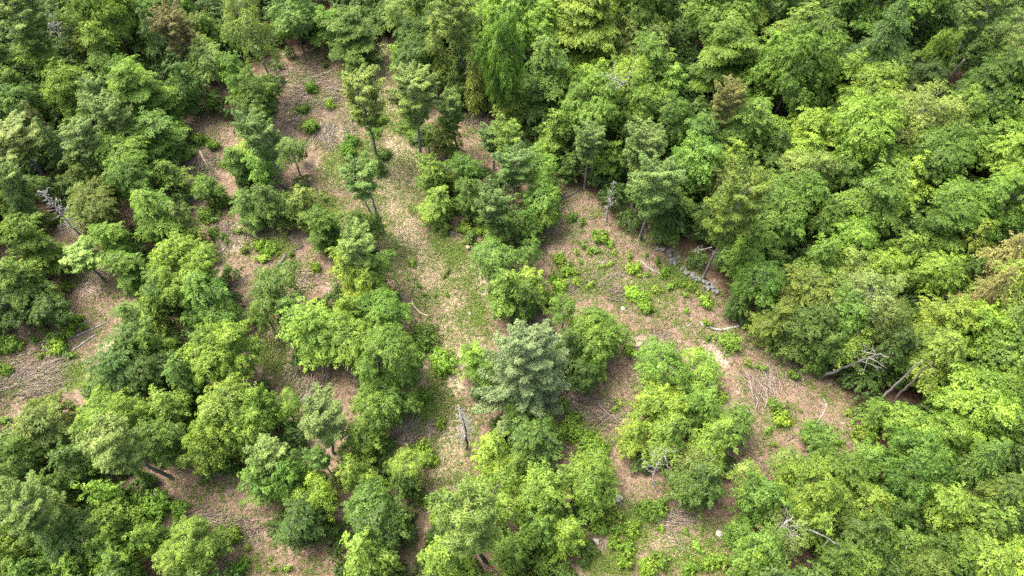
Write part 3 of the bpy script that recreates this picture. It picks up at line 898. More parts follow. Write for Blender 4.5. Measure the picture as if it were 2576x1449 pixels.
# forked pale leaning stems inside the right-hand wood are built further down
# ------------------------------------------------------------------ dead standing trees
for (bx, by, tx, ty, R, mat, nb, lab) in [
    (172, 130, 118, 40, 2.0, M_DEAD, 34, 'grey dead tree with drooping bare branches near the top left corner'),
    (222, 62, 155, -5, 1.6, M_BIRCH, 40, 'white bare birch slanting at the top left edge'),
    (222, 433, 140, 345, 1.5, M_DEAD, 40, 'grey dead trunk with bristling side twigs left of the pale round tree'),
    (225, 615, 95, 480, 1.5, M_DEAD, 60, 'lichen-whitened dead tree leaning over the gap at the left'),
    (1524, 558, 1530, 455, 0.9, M_DEAD, 30, 'grey snag with short branches at the top of the right clearing'),
    (1171, 1128, 1143, 1030, 1.25, M_DEAD, 60, 'small white dead tree beside the lower grassy track'),
    (2555, 100, 2552, 25, 1.7, M_BIRCH, 46, 'bare whitish birch at the right edge near the top'),
]:
    b, H = height_from((bx, by), (tx, max(ty, 5)))
    H = min(H, 13)
    d = dead_tree(H, R, nb, mat=mat if lab[:5] != 'small' else M_DARKLOG, bm=mat if lab[:6] != 'lichen' else M_BIRCH)
    if lab[:5] == 'small' : d['parts'][1][1].materials[0] = M_BIRCH
    root = empty('dead_tree', (b[0], b[1], float(gz(b[0], b[1]))), rng.uniform(0, 6))
    for nme, me in d['parts']:
        part(nme, me, root)
    tag(root, lab, 'dead tree', 'standing dead trees')


def stem_between(name, pts, r0, r1, mat, label, cat, nbr=0, brl=1.0, group=None, bmat=None):
    """a trunk or bough through world points, with bare side branches"""
    pts = np.array(pts, float)
    t = np.linspace(0, len(pts) - 1, 14)
    k = np.arange(len(pts))
    p = np.stack([np.interp(t, k, pts[:, i]) for i in range(3)], -1)
    # round the corners
    for _ in range(2):
        p[1:-1] = (p[:-2] + p[1:-1] * 2 + p[2:]) / 4
    p[1:-1] += rng.normal(size=(12, 3)) * r0 * .25
    o = p[0].copy()
    root = empty(name, o)
    tb = Tubes(); tb.add(p - o, np.linspace(r0, r1, 14), 8)
    part('trunk', tb.build('trunk', mat), root)
    if nbr:
        lb = Tubes().add(p[3:] - o, min(.02, r1 * .6), 4)
        for i in range(nbr):
            j = rng.integers(5, 14)
            d = nrm(rng.normal(size=(1, 3)) + (p[min(j + 1, 13)] - p[j - 1])[None] * .8)[0]
            q = p[j] - o
            e = curve(q, q + d * brl * rng.uniform(.4, 1.1), UP * .1, 5, .05)
            lb.add(e, np.linspace(r1 * .8 + .008, .008, 5), 4)
            for _ in range(3):
                d2 = nrm(d[None] + rng.normal(size=(1, 3)) * .8)[0]
                lb.add(curve(e[3], e[3] + d2 * brl * .35, UP * .02, 4, .02), np.linspace(.012, .006, 4), 3)
        part('branches', lb.build('branches', bmat or mat), root)
    tag(root, label, cat, group)
    return root


def g3(px, py, up=0.0):
    p = at(px, py, 0)
    p[2] = float(gz(p[0], p[1])) + up
    return p


# leaning and broken stems held up in the crowns
stem_between('leaning_trunk', [g3(2060, 950, -.1), at(2110, 930, 2.5), at(2170, 905, 4.5), at(2215, 890, 6.0)], .2, .04, M_GREYBARK, 'grey broken trunk leaning with splayed white branches at the right edge of the clearing', 'tree trunk', 14, 1.8, bmat=M_BIRCH)
stem_between('leaning_trunk', [g3(2200, 1030, -.1), at(2235, 985, 3.0), at(2278, 945, 6.0), at(2320, 905, 9.0)], .15, .05, M_GREYBARK, 'pale grey slanting trunk, upper of a close pair, in the right wood', 'tree trunk', 0)
stem_between('leaning_trunk', [g3(2225, 1040, -.1), at(2262, 995, 2.6), at(2300, 955, 5.2), at(2345, 910, 8.5)], .15, .05, M_DARKLOG, 'darker slanting trunk, lower of a close pair, in the right wood', 'tree trunk', 0)
stem_between('leaning_trunk', [g3(2358, 245, -.1), at(2378, 212, 3.5), at(2400, 182, 7.0), at(2425, 150, 11.0)], .2, .07, M_GREYBARK, 'straight grey trunk slanting under the big round tree at upper right', 'tree trunk', 0)
stem_between('fallen_birch', [at(1990, 1323, 5.5), at(2030, 1330, 5.2), at(2075, 1350, 4.6), at(2120, 1378, 4.0), at(2180, 1405, 3.6)], .10, .03, M_BIRCH, 'white birch stem toppled across the crowns near the bottom right', 'fallen tree', 12, .8)
stem_between('bent_birch', [g3(2060, 1110), at(2045, 1080, 3.2), at(2065, 1050, 4.6), at(2082, 1020, 5.2), at(2070, 1000, 5.0)], .06, .02, M_BIRCH, 'thin white birch stem bent in an arch over a leafy clump', 'tree trunk', 6, .8)
stem_between('bare_boughs', [g3(1650, 1240), at(1640, 1200, 2.5), at(1655, 1165, 3.6), at(1675, 1135, 4.2)], .07, .02, M_BIRCH, 'tangle of whitish bare boughs hanging beside the lower right clump', 'dead branch', 26, 1.5)
stem_between('bare_boughs', [at(1950, 1350, 3.8), at(1965, 1325, 5.4), at(1995, 1300, 6.2)], .06, .02, M_BIRCH, 'curved pale bough rising out of the thin grey birch near the bottom right', 'dead branch', 16, 1.5)
stem_between('bare_boughs', [at(1105, 1325, 2.0), at(1125, 1300, 2.6), at(1150, 1293, 2.4)], .06, .02, M_BIRCH, 'bleached bare boughs above the thick pine at the bottom centre', 'dead branch', 14, 1.1)
stem_between('bare_boughs', [g3(1600, 205, 5), at(1570, 215, 10), at(1545, 195, 12)], .10, .03, M_DEAD, 'bare grey boughs among sparse yellow leaves at the top right of centre', 'dead branch', 26, 2.2)
stem_between('dead_limb', [at(1790, 622, 3.4), at(1765, 628, 3.8), at(1738, 634, 3.0)], .05, .02, M_BIRCH, 'dead white limb sticking out left of the leaning pine trunk', 'dead branch', 5, .7)
survey(1575, 225, 120, 'G', 'y', 11, label='sparse yellow-leaved tree with bare grey boughs at the top right of centre')

# ------------------------------------------------------------------ fallen logs: crop col, row, x0 y0 x1 y1, diameter, bark, label
LOGS = [
    (0, 0, 1515, 1150, 1570, 1255, .34, M_TANLOG, 'pale peeled log lying in the slash at upper left'),
    (0, 0, 2270, 720, 2530, 850, .16, M_TANLOG, 'long thin tan pole lying across the upper slash heap'),
    (0, 0, 2200, 840, 2410, 832, .14, M_DEAD, 'thin grey pole along the lower edge of the upper slash heap'),
    (0, 1, 1680, 455, 1785, 330, .16, M_DEAD, 'slim grey log slanting on bare soil left of the thick grey log'),
    (0, 1, 1920, 320, 1945, 362, .30, M_DEAD, 'short stubby grey log above the shrubs, middle left'),
    (0, 1, 2085, 605, 2165, 485, .46, M_DARKLOG, 'thick dark grey log, the stoutest one on the ground'),
    (0, 1, 2120, 600, 2175, 528, .20, M_DARKLOG, 'thinner dark log lying against the thick grey log'),
    (0, 1, 2095, 720, 2182, 632, .22, M_DEAD, 'bent pale log just below the thick dark grey log'),
    (0, 1, 2232, 552, 2268, 526, .24, M_DARKLOG, 'short dark log end right of the thick grey log'),
    (0, 1, 2215, 457, 2292, 415, .18, M_DARKLOG, 'slim dark log above right of the thick grey log'),
    (0, 1, 2180, 338, 2240, 402, .12, M_DEAD, 'thin pale stick on the litter above the thick grey log'),
    (0, 1, 1918, 608, 1982, 540, .10, M_TANLOG, 'thin tan stick left of the thick grey log'),
    (0, 1, 1678, 272, 1795, 222, .14, M_DEAD, 'thin grey branch on the soil under the dark leafy clump'),
    (0, 1, 450, 1140, 822, 988, .18, M_DEAD, 'longest straight grey log in the left clearing'),
    (0, 1, 550, 1192, 722, 1084, .20, M_BIRCH, 'whitish log just below the longest log in the left clearing'),
    (0, 1, 520, 1032, 722, 974, .13, M_DEAD, 'slim grey log above the longest log in the left clearing'),
    (0, 1, 130, 1228, 242, 1204, .14, M_DEAD, 'short grey branch near the left edge of the left clearing'),
    (0, 1, 0, 1422, 335, 1268, .11, M_DEAD, 'long thin branch crossing the lowest part of the left clearing'),
    (0, 1, 480, 1312, 562, 1270, .14, M_DEAD, 'short grey branch on grass in the left clearing'),
    (0, 1, 425, 896, 488, 888, .14, M_TANLOG, 'short tan log under the dark-bottomed trees at the left'),
    (1, 0, 975, 858, 1110, 962, .15, M_TANLOG, 'upper tan pole in the brown nook right of the track'),
    (1, 0, 955, 958, 1036, 1042, .14, M_TANLOG, 'lower tan pole in the brown nook right of the track'),
    (1, 0, 0, 1002, 122, 978, .18, M_DARKLOG, 'dark log left of the upper track beside wood chips'),
    (1, 1, 528, 822, 665, 940, .24, M_TANLOG, 'curved tan log at the left edge of the grassy track'),
    (1, 1, 455, 870, 502, 866, .24, M_BIRCH, 'short white log beside the curved tan log'),
    (1, 1, 1618, 82, 1785, 2, .30, M_DARKLOG, 'heavy brown log at the top of the right clearing'),
    (1, 1, 2250, 520, 2432, 640, .20, M_DEAD, 'straight grey log on litter in front of the stone wall'),
    (1, 1, 1955, 508, 2012, 532, .16, M_DEAD, 'short pale stick among shrubs in the right clearing'),
    (1, 1, 1800, 812, 1905, 728, .10, M_DEAD, 'thin pale stick near the middle of the right clearing'),
    (1, 1, 2358, 1018, 2386, 1172, .10, M_TANLOG, 'upright-lying thin pole above the sparse bright birch'),
    (1, 1, 2268, 1150, 2302, 1222, .13, M_DEAD, 'short pale branch left of the sparse bright birch'),
    (2, 1, 262, 1112, 316, 1080, .16, M_BIRCH, 'short white log under the bent white log'),
    (2, 1, -30, 1032, 72, 988, .16, M_BIRCH, 'white log end left of the bent white log'),
    (1, 2, 1960, 1262, 2145, 838, .10, M_DEAD, 'long thin pole beside the pale boulder near the bottom'),
    (1, 2, 1508, 190, 1612, 150, .15, M_DEAD, 'grey branch just right below the big blue-green pine'),
    (1, 2, 1888, 178, 1900, 262, .14, M_DARKLOG, 'dark curved branch on brown litter below the dark bush'),
    (1, 2, 570, 276, 745, 234, .10, M_DARKLOG, 'thin dark branch crossing the lower track'),
    (1, 2, 1690, 462, 1842, 552, .12, M_DEAD, 'grey pole among low shrubs right of the yellow-green tree'),
    (1, 2, 1240, -30, 1250, -10, .1, M_DEAD, None),
    (2, 2, 500, 560, 665, 680, .11, M_DARKLOG, 'upper dark pole in the narrow lower clearing'),
    (2, 2, 520, 558, 660, 620, .09, M_DARKLOG, 'thin dark pole lying beside the upper dark pole'),
    (2, 2, 1200, 330, 1305, 474, .16, M_DARKLOG, 'dark log at the right tip of the right clearing'),
    (2, 2, 785, 436, 852, 388, .15, M_DARKLOG, 'short dark branch under the bluish bush'),
    (2, 2, 655, 742, 718, 704, .14, M_DEAD, 'short pale branch at the foot of the narrow lower clearing'),
    (0, 2, 0, 190, 62, 158, .16, M_DARKLOG, 'dark log at the left edge below the left clearing'),
    (0, 2, 1990, 1150, 1905, 1226, .09, M_DARKLOG, 'dark stick on brown litter near the bottom left'),
    (0, 2, 1650, 980, 1765, 995, .09, M_DARKLOG, 'thin dark stick right of the low bush, lower left'),
    (0, 2, 1810, 1240, 1870, 1170, .09, M_DEAD, 'thin pale stick on brown litter near the bottom left'),
]
for (c_, r_, x0, y0, x1, y1, dm, mt, lab) in LOGS:
    if not lab: continue
    a = g3(*crop2(c_, r_, x0, y0)); b = g3(*crop2(c_, r_, x1, y1))
    if a[2] > 900: continue
    n = 9
    ln = np.linalg.norm(b - a)
    mid = curve(a, b, np.array([rng.normal(), rng.normal(), 0]) * ln * .025, n, dm * .12)
    if 'curved' in lab or 'bent' in lab:
        mid = curve(a, b, np.cross(nrm((b - a)[None])[0], UP) * ln * .12, n, dm * .15)
    for q in range(n):
        mid[q, 2] = float(gz(mid[q, 0], mid[q, 1])) + dm * .36
    root_p = mid[0].copy()
    tb = Tubes(); tb.add(mid - root_p, np.linspace(dm * .5, dm * .5 * (.75 if dm > .19 else .5), n), 9)
    root = empty('fallen_log', root_p)
    part('trunk', tb.build('trunk', mt), root)
    if dm > .19:      # sawn ends
        for e, s in ((0, 1), (n - 1, -1)):
            t = nrm((mid[1] - mid[0])[None] if e == 0 else (mid[-1] - mid[-2])[None])[0] * (-s if e == 0 else 1)
            ce = Tubes()
            t = -nrm((mid[1] - mid[0])[None])[0] if e == 0 else nrm((mid[-1] - mid[-2])[None])[0]
            rad = dm * .5 * (1 if e == 0 else .75) * .93
            ce.add([mid[e] - root_p + t * .002, mid[e] - root_p + t * .012], [rad, rad], 9)
            part('sawn_end', ce.build('sawn_end', M_CUT), root)
    else:
        lb = Tubes().add(mid[2:] - root_p, .012, 4)
        for _ in range(5):
            j = rng.integers(3, n - 1)
            q = mid[j] - root_p
            d = nrm((mid[-1] - mid[0])[None] / ln + rng.normal(size=(1, 3)) * np.array([.7, .7, .25]))[0]
            d[2] = abs(d[2])
            lb.add(curve(q, q + d * rng.uniform(.3, .3 + ln * .12), UP * .02, 4, .02), np.linspace(dm * .22, .008, 4), 4)
        part('side_branches', lb.build('side_branches', mt), root)
    tag(root, lab, 'log', 'fallen logs and poles')
# the bent white birch log
pp = [g3(*crop2(2, 1, x, y)) for x, y in ((122, 990), (150, 1020), (195, 1045), (290, 1052), (370, 1038), (432, 1018))]
for p in pp: p[2] += .12
stem_between('fallen_log', pp, .10, .15, M_BIRCH, 'bent white birch log with an upturned end in the right clearing', 'log', 2, .5, group='fallen logs and poles')


# ------------------------------------------------------------------ stones, stumps
def stone_mesh(s, mat, seed):
    r = np.random.default_rng(seed)
    import bmesh
    bm = bmesh.new()
    bmesh.ops.create_icosphere(bm, subdivisions=2, radius=.5)
    ax = r.normal(size=(7, 3)); ax /= np.linalg.norm(ax, axis=1)[:, None]
    cut = r.uniform(.30, .44, 7)
    for v in bm.verts:
        p = np.array(v.co)
        for a_, c_ in zip(ax, cut):
            q = p @ a_
            if q > c_: p = p - a_ * (q - c_)
        p += r.normal(size=3) * .012
        v.co = p * np.array([1.25, 1.0, .8])
    me = bpy.data.meshes.new('stone')
    bm.to_mesh(me); bm.free()
    me.materials.append(mat)
    return me


SM = [stone_mesh(1, M_STONE, i) for i in range(6)]
SMP = [stone_mesh(1, M_PALESTONE, i + 20) for i in range(3)]
wl = [(1662, 622), (1678, 640), (1700, 662), (1722, 683), (1745, 700), (1765, 712), (1785, 722), (1805, 742)]
wp = np.array([g3(*p) for p in wl])
wall = empty('stone_wall', wp[3])
for i in range(70):
    t = rng.uniform(0, len(wl) - 1)
    j = int(min(t, len(wl) - 2))
    p = wp[j] + (wp[j + 1] - wp[j]) * (t - j)
    d = nrm((wp[j + 1] - wp[j])[None])[0]
    nn = np.array([-d[1], d[0], 0])
    lay = rng.integers(0, 2)
    off = rng.normal() * .28 * (1 - lay * .25)
    p = p + nn * off
    s = rng.uniform(.2, .52)
    o = part('stone', SM[i % 6], wall)
    o.location = (p[0] - wp[3][0], p[1] - wp[3][1], float(gz(p[0], p[1])) - wp[3][2] + .12 + lay * .2)
    o.rotation_euler = (rng.uniform(-.4, .4), rng.uniform(-.4, .4), rng.uniform(0, 6))
    o.scale = (s, s, s)
tag(wall, 'low tumbled dry stone wall along the upper edge of the right clearing', 'wall')
for (px, py, s, m, lab) in [
    (1555, 1255, .75, SMP[0], 'largest pale boulder beside the thin pole near the bottom'),
    (1535, 1252, .45, SMP[1], 'smaller pale stone left of the largest pale boulder'),
    (1500, 1363, .55, SMP[2], 'pale rounded stone on the grass at the bottom, right of centre'),
    (398, 1241, .60, SMP[1], 'lone pale rock on brown litter at lower left'),
    (2137, 1347 - 0, .01, None, None),
    (1807, 1345, .65, SMP[0], 'upright pale stone at the right edge of the bottom clearing'),
    (1054, 918, .55, SM[1], 'squarish grey rock below the lower grassy track bend'),
    (1180, 788, .40, SMP[2], 'small pale block on the grassy track'),
    (1140, 588, .45, SM[2], 'dark grey rock under the leafy clump right of the track'),
    (1568, 776, .50, SMP[1], 'white stone lying on grass in the right clearing'),
    (520, 510, .45, SMP[0], 'upper pale stone by the shrubs at middle left'),
    (511, 522, .35, SMP[2], 'lower pale stone by the shrubs at middle left'),
    (1666, 630, .60, SM[3], 'grey boulder at the upper end of the stone wall'),
]:
    if m is None: continue
    p = g3(px, py)
    o = part('boulder', m)
    o.location = (p[0], p[1], p[2] + s * .22); o.scale = (s, s, s); o.rotation_euler = (0, 0, rng.uniform(0, 6))
    tag(o, lab, 'rock', 'scattered stones')
for (px, py, r, lab) in [(1178, 626, .26, 'dark cut stump right of the bare soil of the track'), (950, 410, .30, 'dark broken stump at the foot of the trackside pine'),
                         (1500, 610, .2, 'small stump among shrubs in the right clearing'), (1610, 600, .22, 'low stump near the pale flared pine trunk'), (1855, 640, .2, None)]:
    if not lab: continue
    p = g3(px, py)
    root = empty('tree_stump', p, rng.uniform(0, 6))
    tb = Tubes(); tb.add([(0, 0, -.1), (0, 0, .06), (0, 0, .2), (.01, 0, .4)], [r * 1.6, r * 1.25, r, r * .95], 12)
    part('trunk', tb.build('trunk', M_DARKLOG), root)
    tb = Tubes(); tb.add([(.01, 0, .403), (.01, 0, .412)], [r * .86, r * .86], 12)
    part('sawn_top', tb.build('sawn_top', M_CUT), root)
    tag(root, lab, 'tree stump', 'cut stumps')

# ------------------------------------------------------------------ low shrubs: crop col, row: x y width colour
SHR = {
    (1, 1): '1650 490 100 b/1870 440 50 b/1770 445 50 b/1915 440 60 b/1830 400 55 m/1945 350 100 b/1975 305 55 b/1910 310 45 m/1815 230 60 m/1745 190 90 m/2030 390 65 b/2060 460 45 b/2170 485 60 b/2380 525 60 m/1805 515 40 b/1720 530 50 m/'
            '1700 580 90 b/1750 590 70 b/1620 640 90 m/2030 540 50 y/2290 480 40 b/2190 590 90 y/2240 570 80 b/2440 600 80 b/2480 720 70 b/2310 630 45 b/2250 630 45 b/1970 555 45 b/2535 690 60 m/2410 650 40 b/950 370 60 b/1010 385 60 b/930 270 110 b/'
            '980 340 50 m/1060 270 130 b/710 1180 50 u/620 770 35 m/580 700 45 m/710 775 35 m/795 770 30 m/805 600 40 d/775 635 30 m/2200 750 110 y/2290 800 110 b/2370 740 80 y/2300 880 120 b/2170 1180 110 b/1780 660 70 y/1640 700 110 b/1560 800 140 m/1880 690 60 y/540 540 60 b',
    (2, 1): '70 720 70 b/20 780 45 b/30 900 60 b/160 830 100 y/110 765 40 b/10 705 40 b/190 1110 45 b/130 1195 60 b/350 1130 170 m/170 1000 70 o/480 1300 70 o/600 1340 60 m/820 1390 90 m',
    (1, 2): '600 110 110 m/630 560 180 b/750 290 80 b/1700 300 130 b/1780 350 130 b/1740 250 110 m/1880 470 160 b/1950 480 130 b/1690 150 90 m/2105 140 45 b/2060 180 45 b/1990 540 60 y/2000 960 180 b/2190 1090 120 b/2160 1240 110 b/2080 1090 100 m/2310 940 160 m/'
            '2400 930 120 m/2420 1100 50 b/1870 1270 90 m/2130 1340 130 b/2060 1210 110 b/1960 1080 160 m/1620 1250 200 m/1500 1350 200 m/1660 1360 160 b/2300 1380 160 b/2420 1330 120 m/1400 1180 140 m/480 560 120 m/560 500 90 m/700 1180 120 o/720 1020 160 y/650 900 110 y/1850 390 100 b',
    (0, 1): '410 220 90 b/1620 215 60 m/1810 300 70 m/1690 335 50 m/1715 375 45 m/1850 450 70 b/1960 420 90 y/2040 430 110 b/1990 510 90 y/570 960 100 b/640 1020 50 b/430 1100 110 m/450 1160 130 b/530 1060 90 y/520 1230 80 m/300 1235 50 m/330 1030 60 o/1650 100 100 m/1540 180 120 m/490 720 90 m/'
            '60 1130 150 m/40 1330 90 m/2450 40 60 m/2160 310 50 y/1600 310 80 m/240 1110 60 m/2200 480 50 m/2390 570 80 b',
    (0, 2): '1685 1115 80 m/1780 1150 120 b/1855 1330 80 b/1870 1230 45 b/1780 1400 120 m/1350 950 120 b/1050 900 140 m/2170 1390 70 b/2060 1400 50 b/1400 1060 120 m/2420 140 90 b/2520 260 60 b/2460 300 50 m/30 270 90 m/1240 900 130 m/960 850 120 d',
    (2, 2): '300 110 90 b/690 170 110 m/640 350 60 b/730 290 110 y/760 230 60 y/690 460 40 b/1185 455 40 b/1270 300 40 b/1340 380 120 o/1420 400 110 m/20 1120 50 b/130 1100 40 b/100 1230 80 b/200 1340 110 b/60 1380 110 m/300 1330 120 b/1250 230 50 o/590 760 90 m',
    (0, 0): '1500 1060 110 m/1600 1100 90 m/1430 1150 100 m/2340 660 100 m/2290 820 90 m/2480 780 80 b/2350 950 140 m/2450 480 60 d/1720 1240 80 b',
    (1, 0): '60 1060 120 m/250 1000 90 u/60 1140 120 m/270 900 110 m/330 1170 110 d/520 950 150 m/560 1040 140 m/900 1080 40 m',
}
for (c_, r_), txt in SHR.items():
    for it in txt.split('/'):
        q = it.split()
        px, py = crop2(c_, r_, float(q[0]), float(q[1]))
        survey(px, py, float(q[2]) / 3, 'S', q[3], grow=1.1)

# trees may not stand over ground the photograph shows open, nor over the logs
zone_img = {k: np.array(v, float) for k, v in POLY.items()}
MARKS = []
for (c_, r_, x0, y0, x1, y1, dm, mt, lab) in LOGS:
    if lab:
        for f in (.15, .5, .85):
            MARKS.append(crop2(c_, r_, x0 + (x1 - x0) * f, y0 + (y1 - y0) * f))
MARKS += [(1820, 828), (1845, 830), (1700, 665), (1740, 698), (1780, 722), (1555, 1255), (398, 1241), (1150, 1060), (1165, 1110), (150, 540), (195, 585), (2245, 975), (2265, 985), (2385, 205), (2100, 935), (1815, 600), (1790, 650)]
MARKS += [(400, 1183), (370, 1165), (205, 1310), (175, 1298), (1218, 1400), (833, 1132), (1470, 455), (1612, 575), (1620, 540), (940, 360), (1048, 365), (1152, 350), (958, 560), (1240, 410), (100, 440), (1526, 520), (1140, 1045), (215, 600), (185, 570)]
MARKS = np.array(MARKS, float)


def cover(x, y, R, H, low=.22):
    """share of a tree's outline that falls on open ground, and which way it lies"""
    zz = np.linspace(.04, 1, 9)
    rr = R * np.sqrt(np.clip(1 - ((zz - .58) / .52) ** 2, .05, 1)) * .92
    az = np.arange(10) * PI / 5
    P = np.stack([x + rr[:, None] * np.cos(az), y + rr[:, None] * np.sin(az), np.repeat(zz[:, None] * H, 10, 1)], -1).reshape(-1, 3)
    p = proj(P)
    hit = np.zeros(len(p), bool)
    for v in zone_img.values():
        hit |= inpoly(p, v)
    c_ = p.mean(0)
    w_ = np.abs(p - c_).max(0) * .85
    mk = (((MARKS - c_) / w_) ** 2).sum(1) < 1
    return hit.mean() + .25 * mk.sum(), (p[hit].mean(0) - c_ if hit.any() else (MARKS[mk].mean(0) - c_ if mk.any() else np.zeros(2)))


for d in PLACED:
    if d['kind'] == 'S' or d['label']: continue
    o = d['o']; k = 1.0
    R, H, x, y = d['R'], d['H'], d['x'], d['y']
    c0, v0 = cover(x, y, R, H)
    if c0 > .75: continue
    if c0 == 0 and d['kind'] in 'LBH' and cover(x, y, R * 1.12, H * 1.25)[0] == 0:
        k = rng.uniform(1.0, 1.12); kz = k * rng.uniform(1.05, 1.28)
        if d['p'][0] > 1250 and d['p'][1] < 760 and d['R'] > 2.6:   # big old crowns of the far wood
            k = rng.uniform(1.06, 1.25); kz = k * rng.uniform(1.0, 1.3)
        if d['p'][0] < 850:           # the slimmer, taller stand on the left
            k = rng.uniform(.94, 1.08); kz = rng.uniform(1.1, 1.3)
        sc = o.scale
        o.scale = (sc[0] * k, sc[1] * k, sc[2] * kz)
        d['R'] = R * k; d['H'] = H * kz
        continue
    for _ in range(40):
        cv, v = cover(x, y, R * k, H * k ** .8)
        if cv < .035: break
        if k > .52: k *= .96
        n_ = np.linalg.norm(v)
        if n_ > 1:
            x -= v[0] / n_ * R * .07; y += v[1] / n_ * R * .07
    sc = o.scale
    o.scale = (sc[0] * k, sc[1] * k, sc[2] * k ** .8)
    o.location = (x, y, float(gz(x, y)))
    d['R'] = R * k; d['H'] = H * k ** .8; d['x'] = x; d['y'] = y
    d['p'] = proj([x, y, d['H'] * .62])

# ------------------------------------------------------------------ the rest of the wood: trees in the closed parts that hide the floor
zone_img = {k: np.array(v, float) for k, v in POLY.items()}


def covers_open(x, y, R, H):
    pts = []
    for z in (0.2, H * .35, H * .65, H * .95):
        rr = R * (.4 if z < 1 else .85)
        pts += [(x, y, z), (x - rr, y, z), (x + rr, y, z)]
    p = proj(np.array(pts))
    for v in zone_img.values():
        if inpoly(p, v).any(): return True
    return False


ex = [(d['x'], d['y'], d['R']) for d in PLACED if d['kind'] != 'S']
fr_ = np.random.default_rng(5)


def bush_points(R, H, fine):
    """clump centres of one bush or sapling of the undergrowth"""
    m = int(R * R * H * (9 if fine else 5)) + 20
    d = nrm(fr_.normal(size=(m, 3)))
    d[:, 2] = np.abs(d[:, 2]) * 1.1 - .25
    lump = 1 + .3 * np.sin(d[:, 0] * 4 + fr_.uniform(0, 6)) * np.sin(d[:, 1] * 4 + fr_.uniform(0, 6))
    p = d * np.array([R, R, H * .5]) * (lump * fr_.uniform(.7, 1.05, m))[:, None] + np.array([0, 0, H * .48])
    p[:, 2] = np.maximum(p[:, 2], .1)
    return p, d


UC, UA, UN, UV = [], [], [], []
nfill = 0
for it in range(20000):
    y = fr_.uniform(-6, 165)
    x = fr_.uniform(-1, 1) * (36 + .78 * abs(y) + 14)
    R = fr_.uniform(.9, 1.9)
    H = fr_.uniform(1.6, 4.4)
    base = proj([x, y, 0.0])
    if base[0] < -330 or base[0] > W0 + 330 or base[1] > H0 + 620: continue
    pt = proj([x, y, H * .6])
    inside = -40 < pt[0] < W0 + 40 and -40 < pt[1] < H0 + 60
    if not inside:
        R *= 1.8; H *= 2.2
    e = np.array(ex)
    d_ = np.hypot(e[:, 0] - x, e[:, 1] - y)
    if (d_ < .36 * (R + e[:, 2])).any(): continue
    if cover(x, y, R, H)[0] > .015: continue
    if inside and inpoly(np.array([[x, y]]), THIN)[0]:
        if fr_.uniform() < .5:
            ex.append((x, y, R * .6))
            continue
        R *= fr_.uniform(.45, .85); H *= fr_.uniform(.35, .75)
    p, d = bush_points(R, H, inside)
    UC.append(p + np.array([x, y, float(gz(x, y))]))
    UA.append(d * np.array([1, 1, .3])); UN.append(d * .5 + UP * .7); UV.append(np.full(len(p), fr_.uniform(.05, .9)))
    ex.append((x, y, R))
    nfill += 1
UC = np.concatenate(UC)
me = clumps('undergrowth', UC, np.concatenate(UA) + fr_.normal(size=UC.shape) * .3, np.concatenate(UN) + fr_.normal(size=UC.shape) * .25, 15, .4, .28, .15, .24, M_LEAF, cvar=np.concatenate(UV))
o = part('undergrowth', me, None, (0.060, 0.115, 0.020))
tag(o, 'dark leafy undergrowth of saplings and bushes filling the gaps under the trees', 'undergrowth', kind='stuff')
STATS = dict(fill=nfill, clumps=len(UC), placed=len(PLACED))

# ------------------------------------------------------------------ labels that single each plant out
LAND = [(1318, 930, 'the big blue-green pine'), (1155, 1075, 'the small white dead tree'), (1735, 690, 'the stone wall'), (1810, 828, 'the bent white log'), (800, 215, 'the upper slash heap'),
        (1810, 560, 'the leaning-trunk olive pine'), (2090, 1360, 'the toppled white birch'), (2510, 670, 'the tan evergreen'), (703, 663, 'the thick dark log'), (160, 545, 'the lichen-whitened dead tree'),
        (230, 690, 'the left brush heap'), (2260, 975, 'the paired slanting trunks'), (2345, 1290, 'the big yellow-green tree at lower right'), (650, 110, 'the tall pale birch'), (940, 500, 'the twin-trunked pine'),
        (1555, 1255, 'the largest pale boulder'), (1020, 270, 'the pale trackside pine'), (1465, 120, 'the yellow-green tree at the top'), (1580, 215, 'the sparse yellow tree'), (2210, 140, 'the dark evergreen at upper right'),
        (2380, 210, 'the straight slanting trunk'), (2040, 330, 'the yellow tree at right'), (390, 1185, 'the silvery leaning trunk'), (1213, 1330, 'the thick bottom pine'), (460, 1390, 'the round bright tree at bottom left'),
        (0, 0, 'the top left corner'), (2576, 0, 'the top right corner'), (0, 1449, 'the bottom left corner'), (2576, 1449, 'the bottom right corner'), (205, 860, 'the longest left log'), (1055, 780, 'the curved tan log'),
        (2200, 705, 'the golden-topped tree'), (1655, 1165, 'the whitish bare boughs'), (320, 300, 'the tall layered tree at upper left'), (490, 720, 'the big round tree at middle left'), (770, 1100, 'the greyish dense pine'), (398, 1241, 'the lone pale rock')]
DIRS = ['right of', 'below right of', 'below', 'below left of', 'left of', 'above left of', 'above', 'above right of']
ORD = ['', 'second ', 'third ', 'fourth ', 'fifth ', 'sixth ', 'seventh ', 'eighth ', 'ninth ', 'tenth ']
buck = {}
for d in PLACED:
    if d['label']: continue
    px, py = d['p']
    best = None
    for (lx, ly, nm) in LAND:
        dd = math.hypot(px - lx, py - ly)
        if dd < 25: continue
        if best is None or dd < best[0]: best = (dd, lx, ly, nm)
    dd, lx, ly, nm = best
    a = math.degrees(math.atan2(py - ly, px - lx)) % 360
    di = DIRS[int(((a + 22.5) % 360) // 45)]
    size = ('tiny' if d['R'] < .45 else 'small' if d['R'] < .7 else 'spreading') if d['kind'] == 'S' else ('small' if d['R'] < 2.0 else 'medium-sized' if d['R'] < 3.1 else 'large')
    buck.setdefault((size, d['cname'], d['word'], di, nm), []).append((dd, d))
